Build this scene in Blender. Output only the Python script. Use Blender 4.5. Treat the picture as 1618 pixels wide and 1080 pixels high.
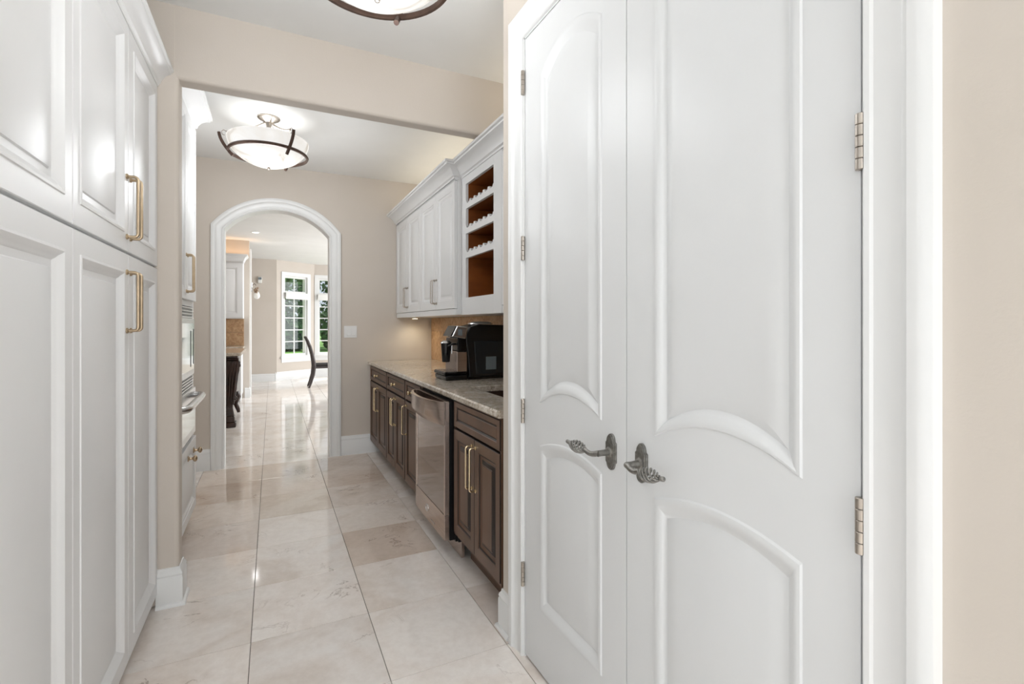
import bpy, bmesh, math, random
from mathutils import Vector, Matrix
random.seed(4)
for o in list(bpy.data.objects): bpy.data.objects.remove(o)
SC = bpy.context.scene
COL = SC.collection
PI = math.pi
def lin(r, g, b):
    f = lambda c: ((c/255)/12.92 if c/255 <= .04045 else ((c/255+.055)/1.055)**2.4)
    return (f(r), f(g), f(b), 1)

# ------------------------------------------------------------------ camera, world, lights, exposure
YAW = math.radians(26.15)
cam = bpy.data.objects.new('camera', bpy.data.cameras.new('camera'))
COL.objects.link(cam); SC.camera = cam
cam.location = (0, 0, 1.28)
cam.rotation_euler = (PI/2, 0, -YAW)
cam.data.sensor_width = 36; cam.data.sensor_fit = 'HORIZONTAL'
cam.data.lens = 36*771.6/1618
cam.data.shift_y = -28/1618
cam.data.clip_start = .02; cam.data.clip_end = 300
vs = SC.view_settings
vs.view_transform = 'Standard'; vs.look = 'None'; vs.gamma = 1; vs.use_curve_mapping = False
vs.exposure = 0.14
W = bpy.data.worlds.new('world'); SC.world = W; W.use_nodes = True
wn = W.node_tree; wn.nodes.clear()
bg = wn.nodes.new('ShaderNodeBackground'); wo = wn.nodes.new('ShaderNodeOutputWorld')
bg.inputs[0].default_value = (.80, .90, 1.0, 1); bg.inputs[1].default_value = .8
wn.links.new(bg.outputs[0], wo.inputs[0])
def area(name, loc, rot, sx, sy, power, col=(1, 1, 1)):
    l = bpy.data.lights.new(name, 'AREA'); l.shape = 'RECTANGLE'; l.size = sx; l.size_y = sy
    l.energy = power; l.color = col
    o = bpy.data.objects.new(name, l); o.location = loc; o.rotation_euler = rot; COL.objects.link(o); return o
def point(name, loc, power, col=(1, 1, 1), r=.05):
    l = bpy.data.lights.new(name, 'POINT'); l.energy = power; l.color = col; l.shadow_soft_size = r
    o = bpy.data.objects.new(name, l); o.location = loc; COL.objects.link(o); return o
# added fill lights, out of view: behind the camera and at the kitchen's right
area('fill_light_back', (.0, -2.95, 1.45), (PI/2, 0, 0), 1.6, 2.2, 44, (.93, .965, 1.0))
area('fill_light_side', (-3.05, -1.2, 1.45), (PI/2, 0, -PI/2), 3.2, 2.3, 20, (.93, .965, 1.0))
area('fill_light_right', (3.05, -1.9, 1.45), (PI/2, 0, PI/2), 2.0, 2.3, 165, (.93, .965, 1.0))
area('fill_light_kitchen', (4.4, 9.4, 1.5), (PI/2, 0, PI/2), 4.0, 2.2, 172, (.95, .97, 1.0))
sun = bpy.data.lights.new('sun', 'SUN'); sun.energy = 5.0; sun.angle = .03; sun.color = (1, .96, .88)
so = bpy.data.objects.new('sun', sun); so.rotation_euler = (math.radians(35), 0, math.radians(150)); COL.objects.link(so)

# ------------------------------------------------------------------ materials
def nmat(name, col, rough=.5, metal=0, coat=0, spec=.5):
    m = bpy.data.materials.new(name); m.use_nodes = True
    b = m.node_tree.nodes['Principled BSDF']
    b.inputs['Base Color'].default_value = col; b.inputs['Roughness'].default_value = rough
    b.inputs['Metallic'].default_value = metal; b.inputs['Coat Weight'].default_value = coat
    b.inputs['Specular IOR Level'].default_value = spec
    return m, b
def N(m, t, **k):
    n = m.node_tree.nodes.new(t)
    for a, v in k.items():
        if a in n.inputs: n.inputs[a].default_value = v
        else: setattr(n, a, v)
    return n
def L(m, a, b): m.node_tree.links.new(a, b)
def ramp(m, src, stops):
    r = N(m, 'ShaderNodeValToRGB'); e = r.color_ramp.elements
    while len(e) < len(stops): e.new(.5)
    for i, (p, c) in enumerate(stops): e[i].position = p; e[i].color = c
    L(m, src, r.inputs[0]); return r
def noisy(name, c1, c2, scale, rough=.5, metal=0, bump=0, bscale=None, coat=0, stretch=None, detail=4, spec=.5):
    m, b = nmat(name, c1, rough, metal, coat, spec)
    tc = N(m, 'ShaderNodeTexCoord'); mp = N(m, 'ShaderNodeMapping')
    if stretch: mp.inputs['Scale'].default_value = stretch
    L(m, tc.outputs['Object'], mp.inputs[0])
    n = N(m, 'ShaderNodeTexNoise', Scale=scale, Detail=detail); L(m, mp.outputs[0], n.inputs[0])
    r = ramp(m, n.outputs[0], [(.3, c1), (.7, c2)]); L(m, r.outputs[0], b.inputs['Base Color'])
    if bump:
        n2 = N(m, 'ShaderNodeTexNoise', Scale=bscale or scale*4, Detail=3); L(m, mp.outputs[0], n2.inputs[0])
        bp = N(m, 'ShaderNodeBump', Strength=bump, Distance=.002); L(m, n2.outputs[0], bp.inputs['Height']); L(m, bp.outputs[0], b.inputs['Normal'])
    return m
M = {}
M['wall'] = noisy('beige_wall_paint', lin(206, 197, 186), lin(209, 200, 190), 3, .75, bump=.15, bscale=180)
M['ceiling'] = noisy('white_ceiling_paint', lin(232, 232, 230), lin(236, 236, 234), 3, .85, bump=.1, bscale=150)
M['white'] = noisy('white_satin_paint', lin(230, 231, 231), lin(233, 233, 233), 4, .38, bump=.05, bscale=60)
M['doorwhite'] = noisy('white_door_paint', lin(222, 223, 223), lin(225, 226, 226), 4, .40, bump=.06, bscale=45)
M['trim'] = noisy('white_trim_paint', lin(230, 231, 230), lin(234, 234, 233), 4, .35)
M['brown'] = noisy('dark_brown_glazed_wood', lin(108, 80, 62), lin(88, 65, 50), 6, .38, bump=.1, stretch=(1, 1, .12), bscale=40)
M['glaze'] = nmat('dark_glaze_in_the_mouldings', lin(36, 26, 21), .45)[0]
M['darkwood'] = noisy('espresso_carved_wood', lin(58, 36, 28), lin(38, 24, 19), 8, .25)
M['rackwood'] = noisy('orange_brown_stained_wood', lin(150, 86, 38), lin(112, 60, 26), 5, .4, stretch=(1, .3, 2))
M['black'] = nmat('black_plastic', lin(16, 16, 17), .3)[0]
M['gloss_black'] = nmat('glossy_black_plastic', lin(10, 11, 13), .12)[0]
M['tank'] = nmat('smoked_water_tank', lin(26, 34, 40), .15)[0]
M['tanklabel'] = nmat('grey_tank_sticker', lin(112, 124, 130), .4)[0]
M['steel'] = noisy('brushed_stainless_steel', lin(205, 190, 180), lin(190, 176, 168), 4, .26, 1, stretch=(1, 1, 30), bump=.04)
M['silver'] = nmat('silver_trim', lin(205, 205, 205), .25, 1)[0]
M['gold'] = noisy('champagne_gold_metal', lin(200, 180, 152), lin(184, 164, 138), 30, .32, 1)
M['brass'] = noisy('pale_brass_metal', lin(238, 220, 184), lin(226, 206, 168), 30, .25, 1)
M['pewter'] = noisy('aged_pewter', lin(165, 163, 158), lin(128, 126, 122), 90, .34, 1, bump=.4, bscale=160)
M['nickel'] = noisy('satin_nickel', lin(188, 180, 170), lin(172, 164, 155), 30, .3, 1)
M['bronze'] = noisy('dark_bronze', lin(92, 72, 62), lin(72, 56, 49), 20, .38, .6)
M['recess'] = nmat('brown_handle_recess', lin(120, 78, 58), .35, .4)[0]
M['grout'] = nmat('floor_grout', lin(112, 100, 90), .8)[0]
M['concrete'] = nmat('hidden_plaster', lin(200, 195, 188), .9)[0]
M['grass'] = noisy('lawn_grass', lin(120, 165, 78), lin(88, 140, 62), .8, .9, bump=.3)
M['leaf'] = noisy('dark_green_foliage', lin(96, 132, 78), lin(50, 78, 48), 1.2, .7)
M['leaf2'] = noisy('light_green_foliage', lin(128, 160, 100), lin(70, 104, 58), 1.2, .7)
M['bark'] = noisy('bark', lin(86, 70, 56), lin(60, 48, 40), 6, .9)
M['shade'] = nmat('white_roller_shade', lin(232, 232, 228), .7)[0]
M['fabric'] = noisy('dark_seat_fabric', lin(52, 46, 44), lin(40, 36, 34), 40, .8)
M['chairwood'] = noisy('charcoal_chair_wood', lin(78, 70, 68), lin(58, 50, 48), 10, .35)

def glass_mat():
    m = bpy.data.materials.new('window_glass'); m.use_nodes = True; nt = m.node_tree; nt.nodes.clear()
    o = nt.nodes.new('ShaderNodeOutputMaterial'); t = nt.nodes.new('ShaderNodeBsdfTransparent'); g = nt.nodes.new('ShaderNodeBsdfGlossy')
    g.inputs['Roughness'].default_value = .02
    x = nt.nodes.new('ShaderNodeMixShader'); x.inputs[0].default_value = .02
    nt.links.new(t.outputs[0], x.inputs[1]); nt.links.new(g.outputs[0], x.inputs[2]); nt.links.new(x.outputs[0], o.inputs[0])
    return m
M['glass'] = glass_mat()

def coolerglass():
    m, b = nmat('grey_brown_reflective_glass', lin(118, 94, 80), .07, 0, 1.0)
    b.inputs['Metallic'].default_value = .55
    return m
M['coolerglass'] = coolerglass()
def ovenglass():
    m, b = nmat('pale_mirror_oven_glass', lin(215, 222, 220), .06, .85)
    return m
M['ovenglass'] = ovenglass()

def tile_mat():
    m, b = nmat('polished_cream_marble', lin(205, 190, 176), .075, 0, 0, .62)
    tc = N(m, 'ShaderNodeTexCoord'); oi = N(m, 'ShaderNodeObjectInfo')
    mul = N(m, 'ShaderNodeVectorMath', operation='SCALE'); mul.inputs['Scale'].default_value = 37
    cv = N(m, 'ShaderNodeCombineXYZ')
    L(m, oi.outputs['Random'], cv.inputs[0]); L(m, oi.outputs['Random'], cv.inputs[1]); L(m, oi.outputs['Random'], cv.inputs[2])
    L(m, cv.outputs[0], mul.inputs[0])
    add = N(m, 'ShaderNodeVectorMath', operation='ADD'); L(m, tc.outputs['Object'], add.inputs[0]); L(m, mul.outputs[0], add.inputs[1])
    n1 = N(m, 'ShaderNodeTexNoise', Scale=2.2, Detail=6, Roughness=.55, Distortion=1.2); L(m, add.outputs[0], n1.inputs[0])
    r1 = ramp(m, n1.outputs[0], [(.30, lin(230, 219, 209)), (.5, lin(245, 238, 232)), (.72, lin(250, 246, 242))])
    # cloudy fine mottling
    n2 = N(m, 'ShaderNodeTexNoise', Scale=26, Detail=6, Roughness=.7); L(m, add.outputs[0], n2.inputs[0])
    r2 = ramp(m, n2.outputs[0], [(.35, (.84, .82, .80, 1)), (.62, (1, 1, 1, 1))])
    mx = N(m, 'ShaderNodeMix', data_type='RGBA', blend_type='MULTIPLY'); mx.inputs[0].default_value = .45
    L(m, r1.outputs[0], mx.inputs[6]); L(m, r2.outputs[0], mx.inputs[7])
    # thin veins
    n3 = N(m, 'ShaderNodeTexNoise', Scale=3.0, Detail=8, Roughness=.6, Distortion=.6); L(m, add.outputs[0], n3.inputs[0])
    sub = N(m, 'ShaderNodeMath', operation='SUBTRACT'); sub.inputs[1].default_value = .5; L(m, n3.outputs[0], sub.inputs[0])
    ab = N(m, 'ShaderNodeMath', operation='ABSOLUTE'); L(m, sub.outputs[0], ab.inputs[0])
    r3 = ramp(m, ab.outputs[0], [(.0, (1, 1, 1, 1)), (.009, (0, 0, 0, 1))])
    n4 = N(m, 'ShaderNodeTexNoise', Scale=3.3, Detail=1); L(m, add.outputs[0], n4.inputs[0])
    r4 = ramp(m, n4.outputs[0], [(.56, (0, 0, 0, 1)), (.68, (.6, .6, .6, 1))])
    mm = N(m, 'ShaderNodeMath', operation='MULTIPLY'); L(m, r3.outputs[0], mm.inputs[0]); L(m, r4.outputs[0], mm.inputs[1])
    mx2 = N(m, 'ShaderNodeMix', data_type='RGBA'); L(m, mm.outputs[0], mx2.inputs[0]); L(m, mx.outputs[2], mx2.inputs[6]); mx2.inputs[7].default_value = lin(132, 108, 90)
    mx3 = N(m, 'ShaderNodeMix', data_type='RGBA', blend_type='MULTIPLY'); mx3.inputs[0].default_value = 1
    L(m, mx2.outputs[2], mx3.inputs[6]); L(m, oi.outputs['Color'], mx3.inputs[7])
    L(m, mx3.outputs[2], b.inputs['Base Color'])
    return m
M['tile'] = tile_mat()

def granite():
    m, b = nmat('speckled_cream_granite', lin(190, 176, 158), .10, 0, 0, .8)
    tc = N(m, 'ShaderNodeTexCoord')
    n = N(m, 'ShaderNodeTexNoise', Scale=70, Detail=6, Roughness=.75); L(m, tc.outputs['Object'], n.inputs[0])
    r = ramp(m, n.outputs[0], [(.32, lin(104, 88, 76)), (.42, lin(192, 180, 164)), (.55, lin(218, 210, 198)), (.7, lin(236, 231, 224))])
    n2 = N(m, 'ShaderNodeTexNoise', Scale=9, Detail=5, Distortion=1.5); L(m, tc.outputs['Object'], n2.inputs[0])
    r2 = ramp(m, n2.outputs[0], [(.35, (.74, .70, .65, 1)), (.6, (1, 1, 1, 1))])
    mx = N(m, 'ShaderNodeMix', data_type='RGBA', blend_type='MULTIPLY'); mx.inputs[0].default_value = 1
    L(m, r.outputs[0], mx.inputs[6]); L(m, r2.outputs[0], mx.inputs[7]); L(m, mx.outputs[2], b.inputs['Base Color'])
    return m
M['granite'] = granite()
def travertine():
    m, b = nmat('golden_travertine_tile', lin(190, 150, 108), .45)
    tc = N(m, 'ShaderNodeTexCoord'); oi = N(m, 'ShaderNodeObjectInfo')
    ad = N(m, 'ShaderNodeVectorMath', operation='ADD'); L(m, tc.outputs['Object'], ad.inputs[0]); L(m, oi.outputs['Location'], ad.inputs[1])
    n = N(m, 'ShaderNodeTexNoise', Scale=14, Detail=8, Roughness=.7, Distortion=1.6); L(m, ad.outputs[0], n.inputs[0])
    r = ramp(m, n.outputs[0], [(.3, lin(150, 112, 78)), (.5, lin(188, 150, 112)), (.7, lin(208, 176, 140))]); L(m, r.outputs[0], b.inputs['Base Color'])
    bp = N(m, 'ShaderNodeBump', Strength=.3, Distance=.002); L(m, n.outputs[0], bp.inputs['Height']); L(m, bp.outputs[0], b.inputs['Normal'])
    return m
M['travertine'] = travertine()
def alabaster():
    m, b = nmat('lit_alabaster_glass', lin(240, 238, 232), .25)
    tc = N(m, 'ShaderNodeTexCoord')
    n = N(m, 'ShaderNodeTexNoise', Scale=5, Detail=6, Distortion=1.5); L(m, tc.outputs['Object'], n.inputs[0])
    r = ramp(m, n.outputs[0], [(.3, lin(190, 178, 164)), (.44, lin(246, 242, 236)), (.7, (1, 1, 1, 1))])
    L(m, r.outputs[0], b.inputs['Emission Color']); b.inputs['Emission Strength'].default_value = .74
    b.inputs['Base Color'].default_value = lin(120, 118, 114)
    return m
M['alabaster'] = alabaster()
def emis(name, c, s):
    m, b = nmat(name, c, .4); b.inputs['Emission Color'].default_value = c; b.inputs['Emission Strength'].default_value = s; return m
M['lamp'] = emis('lit_downlight_lens', lin(255, 250, 240), 6)
M['puck'] = emis('lit_puck_lens', lin(255, 236, 200), 8)
def screen_mat():
    m, b = nmat('brushed_control_panel', lin(150, 138, 130), .3, .8); return m
M['panel_metal'] = screen_mat()

# ------------------------------------------------------------------ mesh helpers
class MB:
    def __init__(s): s.v = []; s.f = []; s.sm = False
    def add(s, vs, fs):
        o = len(s.v); s.v += [Vector(p) for p in vs]; s.f += [tuple(i+o for i in q) for q in fs]; return s
    def box(s, x0, x1, y0, y1, z0, z1):
        if x0 > x1: x0, x1 = x1, x0
        if y0 > y1: y0, y1 = y1, y0
        if z0 > z1: z0, z1 = z1, z0
        return s.add([(x0,y0,z0),(x1,y0,z0),(x1,y1,z0),(x0,y1,z0),(x0,y0,z1),(x1,y0,z1),(x1,y1,z1),(x0,y1,z1)],
              [(0,3,2,1),(4,5,6,7),(0,1,5,4),(1,2,6,5),(2,3,7,6),(3,0,4,7)])
    def cbox(s, x0, x1, y0, y1, z0, z1, c=.002):
        """box with chamfered edges"""
        if x0 > x1: x0, x1 = x1, x0
        if y0 > y1: y0, y1 = y1, y0
        if z0 > z1: z0, z1 = z1, z0
        b = bmesh.new(); bmesh.ops.create_cube(b, size=1)
        for q in b.verts: q.co = Vector(((x0+x1)/2+q.co.x*(x1-x0), (y0+y1)/2+q.co.y*(y1-y0), (z0+z1)/2+q.co.z*(z1-z0)))
        c = min(c, (x1-x0)*.45, (y1-y0)*.45, (z1-z0)*.45)
        bmesh.ops.bevel(b, geom=b.edges[:], offset=c, segments=1, affect='EDGES')
        b.verts.index_update()
        s.add([q.co.copy() for q in b.verts], [[q.index for q in f.verts] for f in b.faces]); b.free(); return s
    def tube(s, path, r, n=10, cap=True, closed=False):
        path = [Vector(p) for p in path]; k = len(path)
        rs = r if isinstance(r, (list, tuple)) else [r]*k
        t = []
        for i in range(k):
            a = path[(i-1) % k] if (closed or i > 0) else path[0]
            b = path[(i+1) % k] if (closed or i < k-1) else path[-1]
            t.append((b-a).normalized())
        ref = Vector((0, 0, 1)) if abs(t[0].z) < .9 else Vector((1, 0, 0))
        u = t[0].cross(ref).normalized(); vs = []
        for i in range(k):
            if i > 0:
                u = (u - t[i]*u.dot(t[i])).normalized()
            w = t[i].cross(u)
            for j in range(n):
                a = 2*PI*j/n
                vs.append(path[i] + (u*math.cos(a) + w*math.sin(a))*rs[i])
        fs = []
        for i in range(k if closed else k-1):
            for j in range(n):
                a, b = i*n+j, i*n+(j+1) % n; c, d = ((i+1) % k)*n+(j+1) % n, ((i+1) % k)*n+j
                fs.append((a, b, c, d))
        if cap and not closed: fs += [tuple(range(n))[::-1], tuple((k-1)*n+j for j in range(n))]
        return s.add(vs, fs)
    def lathe(s, c, prof, n=32, axis='Z'):
        """prof = [(r, h)]; r=0 allowed at the ends"""
        c = Vector(c); vs = []; fs = []
        for r, h in prof:
            for j in range(n):
                a = 2*PI*j/n; p = (r*math.cos(a), r*math.sin(a), h)
                if axis == 'X': p = (p[2], p[0], p[1])
                if axis == 'Y': p = (p[0], p[2], p[1])
                vs.append(c+Vector(p))
        for i in range(len(prof)-1):
            for j in range(n):
                fs.append((i*n+j, i*n+(j+1) % n, (i+1)*n+(j+1) % n, (i+1)*n+j))
        return s.add(vs, fs)
    def prism(s, pts, d0, d1, T):
        """pts 2-D outline, extruded between depths d0,d1; T(a,b,d)->xyz"""
        n = len(pts)
        vs = [T(a, b, d0) for a, b in pts]+[T(a, b, d1) for a, b in pts]
        fs = [tuple(range(n)), tuple(range(n, 2*n))[::-1]]+[(i, (i+1) % n, (i+1) % n+n, i+n) for i in range(n)]
        return s.add(vs, fs)
    def sweep(s, path, prof, nrm, closed=False, cap=True):
        """prof [(across, up)] swept on a path lying in a plane of normal nrm, mitred"""
        path = [Vector(p) for p in path]; nrm = Vector(nrm).normalized(); k = len(path); m = len(prof)
        vs = []
        for i in range(k):
            d1 = (path[i]-path[i-1]).normalized() if (i > 0 or closed) else None
            d2 = (path[(i+1) % k]-path[i]).normalized() if (i < k-1 or closed) else None
            if d1 is None: d1 = d2
            if d2 is None: d2 = d1
            s1 = nrm.cross(d1); s2 = nrm.cross(d2); sd = (s1+s2).normalized()
            sc = 1/max(.2, sd.dot(s1))
            for a, b in prof: vs.append(path[i]+sd*(a*sc)+nrm*b)
        fs = []
        for i in range(k if closed else k-1):
            for j in range(m-1):
                fs.append((i*m+j, i*m+j+1, ((i+1) % k)*m+j+1, ((i+1) % k)*m+j))
        if cap and not closed: fs += [tuple(range(m)), tuple((k-1)*m+j for j in range(m))[::-1]]
        return s.add(vs, fs)
    def build(s, name, mat, parent=None, smooth=False, bevel=0, seg=2, origin=None, recalc=True):
        me = bpy.data.meshes.new(name)
        off = Vector((0, 0, 0))
        rot = Matrix.Identity(4)
        if parent is not None: inv = wmat(parent).inverted()
        else: inv = Matrix.Identity(4)
        vv = [inv @ p for p in s.v]
        if origin is not None: off = inv @ Vector(origin); vv = [p-off for p in vv]
        me.from_pydata([tuple(p) for p in vv], [], s.f); me.validate(); me.update()
        if recalc:
            b = bmesh.new(); b.from_mesh(me); bmesh.ops.recalc_face_normals(b, faces=b.faces); b.to_mesh(me); b.free()
        if mat: me.materials.append(mat if not isinstance(mat, str) else M[mat])
        if smooth:
            for p in me.polygons: p.use_smooth = True
            me.set_sharp_from_angle(angle=math.radians(smooth if smooth is not True else 40))
        o = bpy.data.objects.new(name, me); COL.objects.link(o); o.location = off
        if parent is not None: o.parent = parent
        if bevel:
            md = o.modifiers.new('bevel', 'BEVEL'); md.width = bevel; md.segments = seg; md.limit_method = 'ANGLE'; md.angle_limit = math.radians(40)
        return o
def wmat(o):
    m = Matrix.LocRotScale(o.location, o.rotation_euler, o.scale)
    return wmat(o.parent) @ m if o.parent else m
def thing(name, label, cat, loc=(0, 0, 0), rz=0, group=None):
    o = bpy.data.objects.new(name, None); COL.objects.link(o); o.empty_display_size = .1
    o.location = loc; o.rotation_euler = (0, 0, rz); o['label'] = label; o['category'] = cat
    if group: o['group'] = group
    return o
def tag(o, label, cat, group=None):
    o['label'] = label; o['category'] = cat
    if group: o['group'] = group
    return o
def struct(o, label=None, cat=None):
    o['kind'] = 'structure'
    if label: o['label'] = label
    if cat: o['category'] = cat
    return o
def copytree(o, parent=None):
    c = o.copy(); COL.objects.link(c); c.parent = parent
    for ch in list(o.children): copytree(ch, c)
    return c

# plane mappers: T(a along, z up, d out of the face)
TL = lambda X0: (lambda a, z, d: Vector((X0+d, a, z)))      # left-hand cabinets, facing +X
TR = lambda X0: (lambda a, z, d: Vector((X0-d, a, z)))      # right-hand cabinets, facing -X
TF = lambda Y0: (lambda a, z, d: Vector((a, Y0-d, z)))      # facing the camera, -Y

CAB = [(0, 0), (.002, -.003), (.010, -.004), (.017, -.009), (.022, -.013), (.034, -.014), (.036, -.012), (.056, -.004)]
DARK = [(0, 0), (.003, -.004), (.008, -.004), (.011, -.008), (.020, -.012), (.028, -.013), (.030, -.010), (.044, -.004), (.047, -.005), (.049, -.003)]
SMALL = [(0, 0), (.003, -.004), (.009, -.009), (.013, -.009), (.016, -.006)]
ENT = [(0, 0), (.003, .004), (.008, .005), (.015, .003), (.024, -.004), (.030, -.009), (.033, -.010), (.035, -.009), (.060, -.001)]
GLZ = (1, 2, 5, 6, 8)
def outline(zn, d, n, kz=1):
    a0, a1, z0, z1 = zn['p']; tb = zn.get('top', 0); bb = zn.get('bot', 0); kt = zn.get('kt', 1)
    out = []
    for i in range(n+1):
        t = i/n; k = 4*t*(1-t); out.append((a0+d+(a1-a0-2*d)*t, z0+d*kt+bb*k))
    for i in range(n, -1, -1):
        t = i/n; k = 4*t*(1-t); out.append((a0+d+(a1-a0-2*d)*t, z1-d*kt+tb*k))
    return out
def leaf(name, parent, T, a0, a1, z0, z1, mat, zones, prof=CAB, th=.02, n=None, ch=.002, origin=None, smooth=35):
    """slab with raised panels; zones: dict(p=(a0,a1,z0,z1), z=(lo,hi), top=bulge, bot=bulge)"""
    f = MB(); A0, A1, Z0, Z1 = a0+ch, a1-ch, z0+ch, z1-ch
    pans = []
    for zn in zones:
        nn = 14 if (zn.get('top') or zn.get('bot')) else 1
        lo = max(zn['z'][0], Z0); hi = min(zn['z'][1], Z1)
        inner = outline(zn, 0, nn)
        outer = [(A0+(A1-A0)*i/nn, lo) for i in range(nn+1)]+[(A0+(A1-A0)*i/nn, hi) for i in range(nn, -1, -1)]
        k = len(inner)
        f.add([T(a, z, 0) for a, z in outer]+[T(a, z, 0) for a, z in inner], [(i, (i+1) % k, (i+1) % k+k, i+k) for i in range(k)])
        p = MB(); rings = []
        for d, dep in prof: rings.append([T(a, z, dep) for a, z in outline(zn, d, nn)])
        vs = [q for r in rings for q in r]; fs = []
        for r in range(len(rings)-1):
            fs += [(r*k+i, r*k+(i+1) % k, (r+1)*k+(i+1) % k, (r+1)*k+i) for i in range(k)]
        b = (len(rings)-1)*k
        # field in vertical strips so curved outlines stay clean
        for i in range(nn): fs.append((b+i, b+i+1, b+k-2-i, b+k-1-i))
        p.add(vs, fs); p.gl = [i for r in GLZ if r < len(rings)-1 for i in range(r*k, r*k+k)]; pans.append(p)
    c = [(A0, Z0), (A1, Z0), (A1, Z1), (A0, Z1)]; e = [(a0, z0), (a1, z0), (a1, z1), (a0, z1)]
    vs = [T(a, z, 0) for a, z in c]+[T(a, z, -ch) for a, z in e]+[T(a, z, -th) for a, z in e]
    fs = []
    for i in range(4):
        j = (i+1) % 4; fs += [(i, j, j+4, i+4), (i+4, j+4, j+8, i+8)]
    fs.append((8, 9, 10, 11)); f.add(vs, fs)
    o = f.build(name, mat, parent, origin=origin if origin is not None else T((a0+a1)/2, z0, 0))
    if mat == 'brown':
        o.data.materials.append(M['glaze'])
        for q in range(len(o.data.polygons)-9, len(o.data.polygons)): o.data.polygons[q].material_index = 1
    for p in pans:
        po = p.build('panel', mat, o, smooth=smooth)
        if mat == 'brown':
            po.data.materials.append(M['glaze'])
            for q in p.gl: po.data.polygons[q].material_index = 1
    return o
def pull(parent, T, a, z0, z1, mat, out=.034, r=.0052, name='pull'):
    rr = .012; pts = []
    pts.append(T(a, z1, 0)); pts.append(T(a, z1, out-rr))
    for i in range(1, 6):
        th = i/6*PI/2; pts.append(T(a, z1-rr+rr*math.cos(th), out-rr+rr*math.sin(th)))
    pts.append(T(a, z1-rr, out)); pts.append(T(a, z0+rr, out))
    for i in range(1, 6):
        th = PI/2-i/6*PI/2; pts.append(T(a, z0+rr-rr*math.cos(th), out-rr+rr*math.sin(th)))
    pts.append(T(a, z0, out-rr)); pts.append(T(a, z0, 0))
    m = MB().tube(pts, r, 10)
    for z in (z0, z1):
        m.tube([T(a, z, 0), T(a, z, .005), T(a, z, .007)], [.0095, .0095, .006], 12)
    return m.build(name, mat, parent, smooth=50)
def knob(parent, T, a, z, mat, s=1.0):
    p = [(.013, .0), (.013, .003), (.007, .006), (.0055, .010), (.0055, .018), (.010, .021), (.0145, .026), (.0145, .030), (.010, .035), (.003, .037)]
    pts = [T(a, z, h*s) for r, h in p]
    return MB().tube(pts, [r*s for r, h in p], 14).build('knob', mat, parent, smooth=50)

# ------------------------------------------------------------------ the room shell
CZ = 2.74
XL, XR = -1.10, 1.52            # walls behind the left and right cabinets
YB = 2.685                      # beam / pier face
YA = 5.02                       # arch wall
XD = .876                       # wall with the double doors
YE = 1.87                       # its far end

# floor: screed, then the tiles
fl = struct(MB().box(-3.4, 4.4, -3.2, 13.3, -.12, -.012).build('floor', 'grout'))
TS = .4605; G = .0024
tm = MB(); e = TS/2-G/2; c = .0008
tm.add([(-e,-e,-.012),(e,-e,-.012),(e,e,-.012),(-e,e,-.012),(-e,-e,-c),(e,-e,-c),(e,e,-c),(-e,e,-c),(-e+c,-e+c,0),(e-c,-e+c,0),(e-c,e-c,0),(-e+c,e-c,0)],
       [(0,1,5,4),(1,2,6,5),(2,3,7,6),(3,0,4,7),(4,5,9,8),(5,6,10,9),(6,7,11,10),(7,4,8,11),(8,9,10,11)])
t0 = tm.build('tile', 'tile', fl)
special = {(1, 5): (.78, .71, .65), (0, 5): (.97, .96, .95), (-1, 8): (.76, .68, .61), (-1, 7): (.86, .81, .76), (-1, 9): (.82, .75, .68), (0, 7): (.86, .81, .75), (-1, 6): (.84, .79, .75), (0, 8): (.88, .83, .78), (1, 7): (.88, .84, .80), (0, 9): (.84, .78, .72), (1, 8): (.80, .73, .67), (1, 9): (.82, .76, .70), (2, 3): (.80, .76, .73), (2, 6): (.9, .87, .84), (1, 6): (.93, .90, .87), (-1, 5): (.95, .93, .91)}
first = True; X00 = .383; Y00 = .3835     # grid lines
rest = MB()
for i in range(-8, 9):
    for j in range(-7, 29):
        x = X00+(i-.5)*TS; y = Y00+(j+.5)*TS
        near = (-.75 < x < 1.75 and .0 < y < 7.2)
        if y > 5.1 and not (-.7 < x < 1.0) and near: near = False
        if near:
            o = t0 if first else t0.copy()
            if not first: COL.objects.link(o); o.parent = fl
            first = False; o.location = (x, y, 0)
            k = random.choice([.93, .96, 1.0, 1.0, 1.0, .98])
            w = random.uniform(.985, 1.0)
            o.color = (k, k*w, k*w*w, 1)
            if (i, j) in special: o.color = special[(i, j)]+(1,)
        elif -3.3 < x < 4.3 and -3.1 < y < 13.2:
            rest.add([Vector((x, y, 0))+p for p in tm.v], tm.f)
ro = rest.build('tile_field', 'tile', fl); ro['kind'] = 'stuff'; ro.color = (1, 1, 1, 1)

struct(MB().box(-3.4, 4.4, -3.2, 13.4, CZ, CZ+.1).build('ceiling', 'ceiling'))
struct(MB().box(XL-.1, XL, .45, YA, 0, CZ).box(-3.2, XL-.1, .45, .577, 0, CZ).build('wall_left', 'wall'))
struct(MB().box(-3.3, -3.15, -3.2, -2.85, 0, CZ).box(-3.3, -3.15, .45, .577, 0, CZ).box(-3.3, -3.15, -2.85, .45, 2.62, CZ).box(-3.3, -3.15, -2.85, .45, 0, .28).build('wall_side_opening', 'wall'))  # unseen wall; opening added so fill light meets the doors frontally
struct(MB().box(XR, XR+.1, YE-.1, YA, 0, CZ).build('wall_right', 'wall'))
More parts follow.
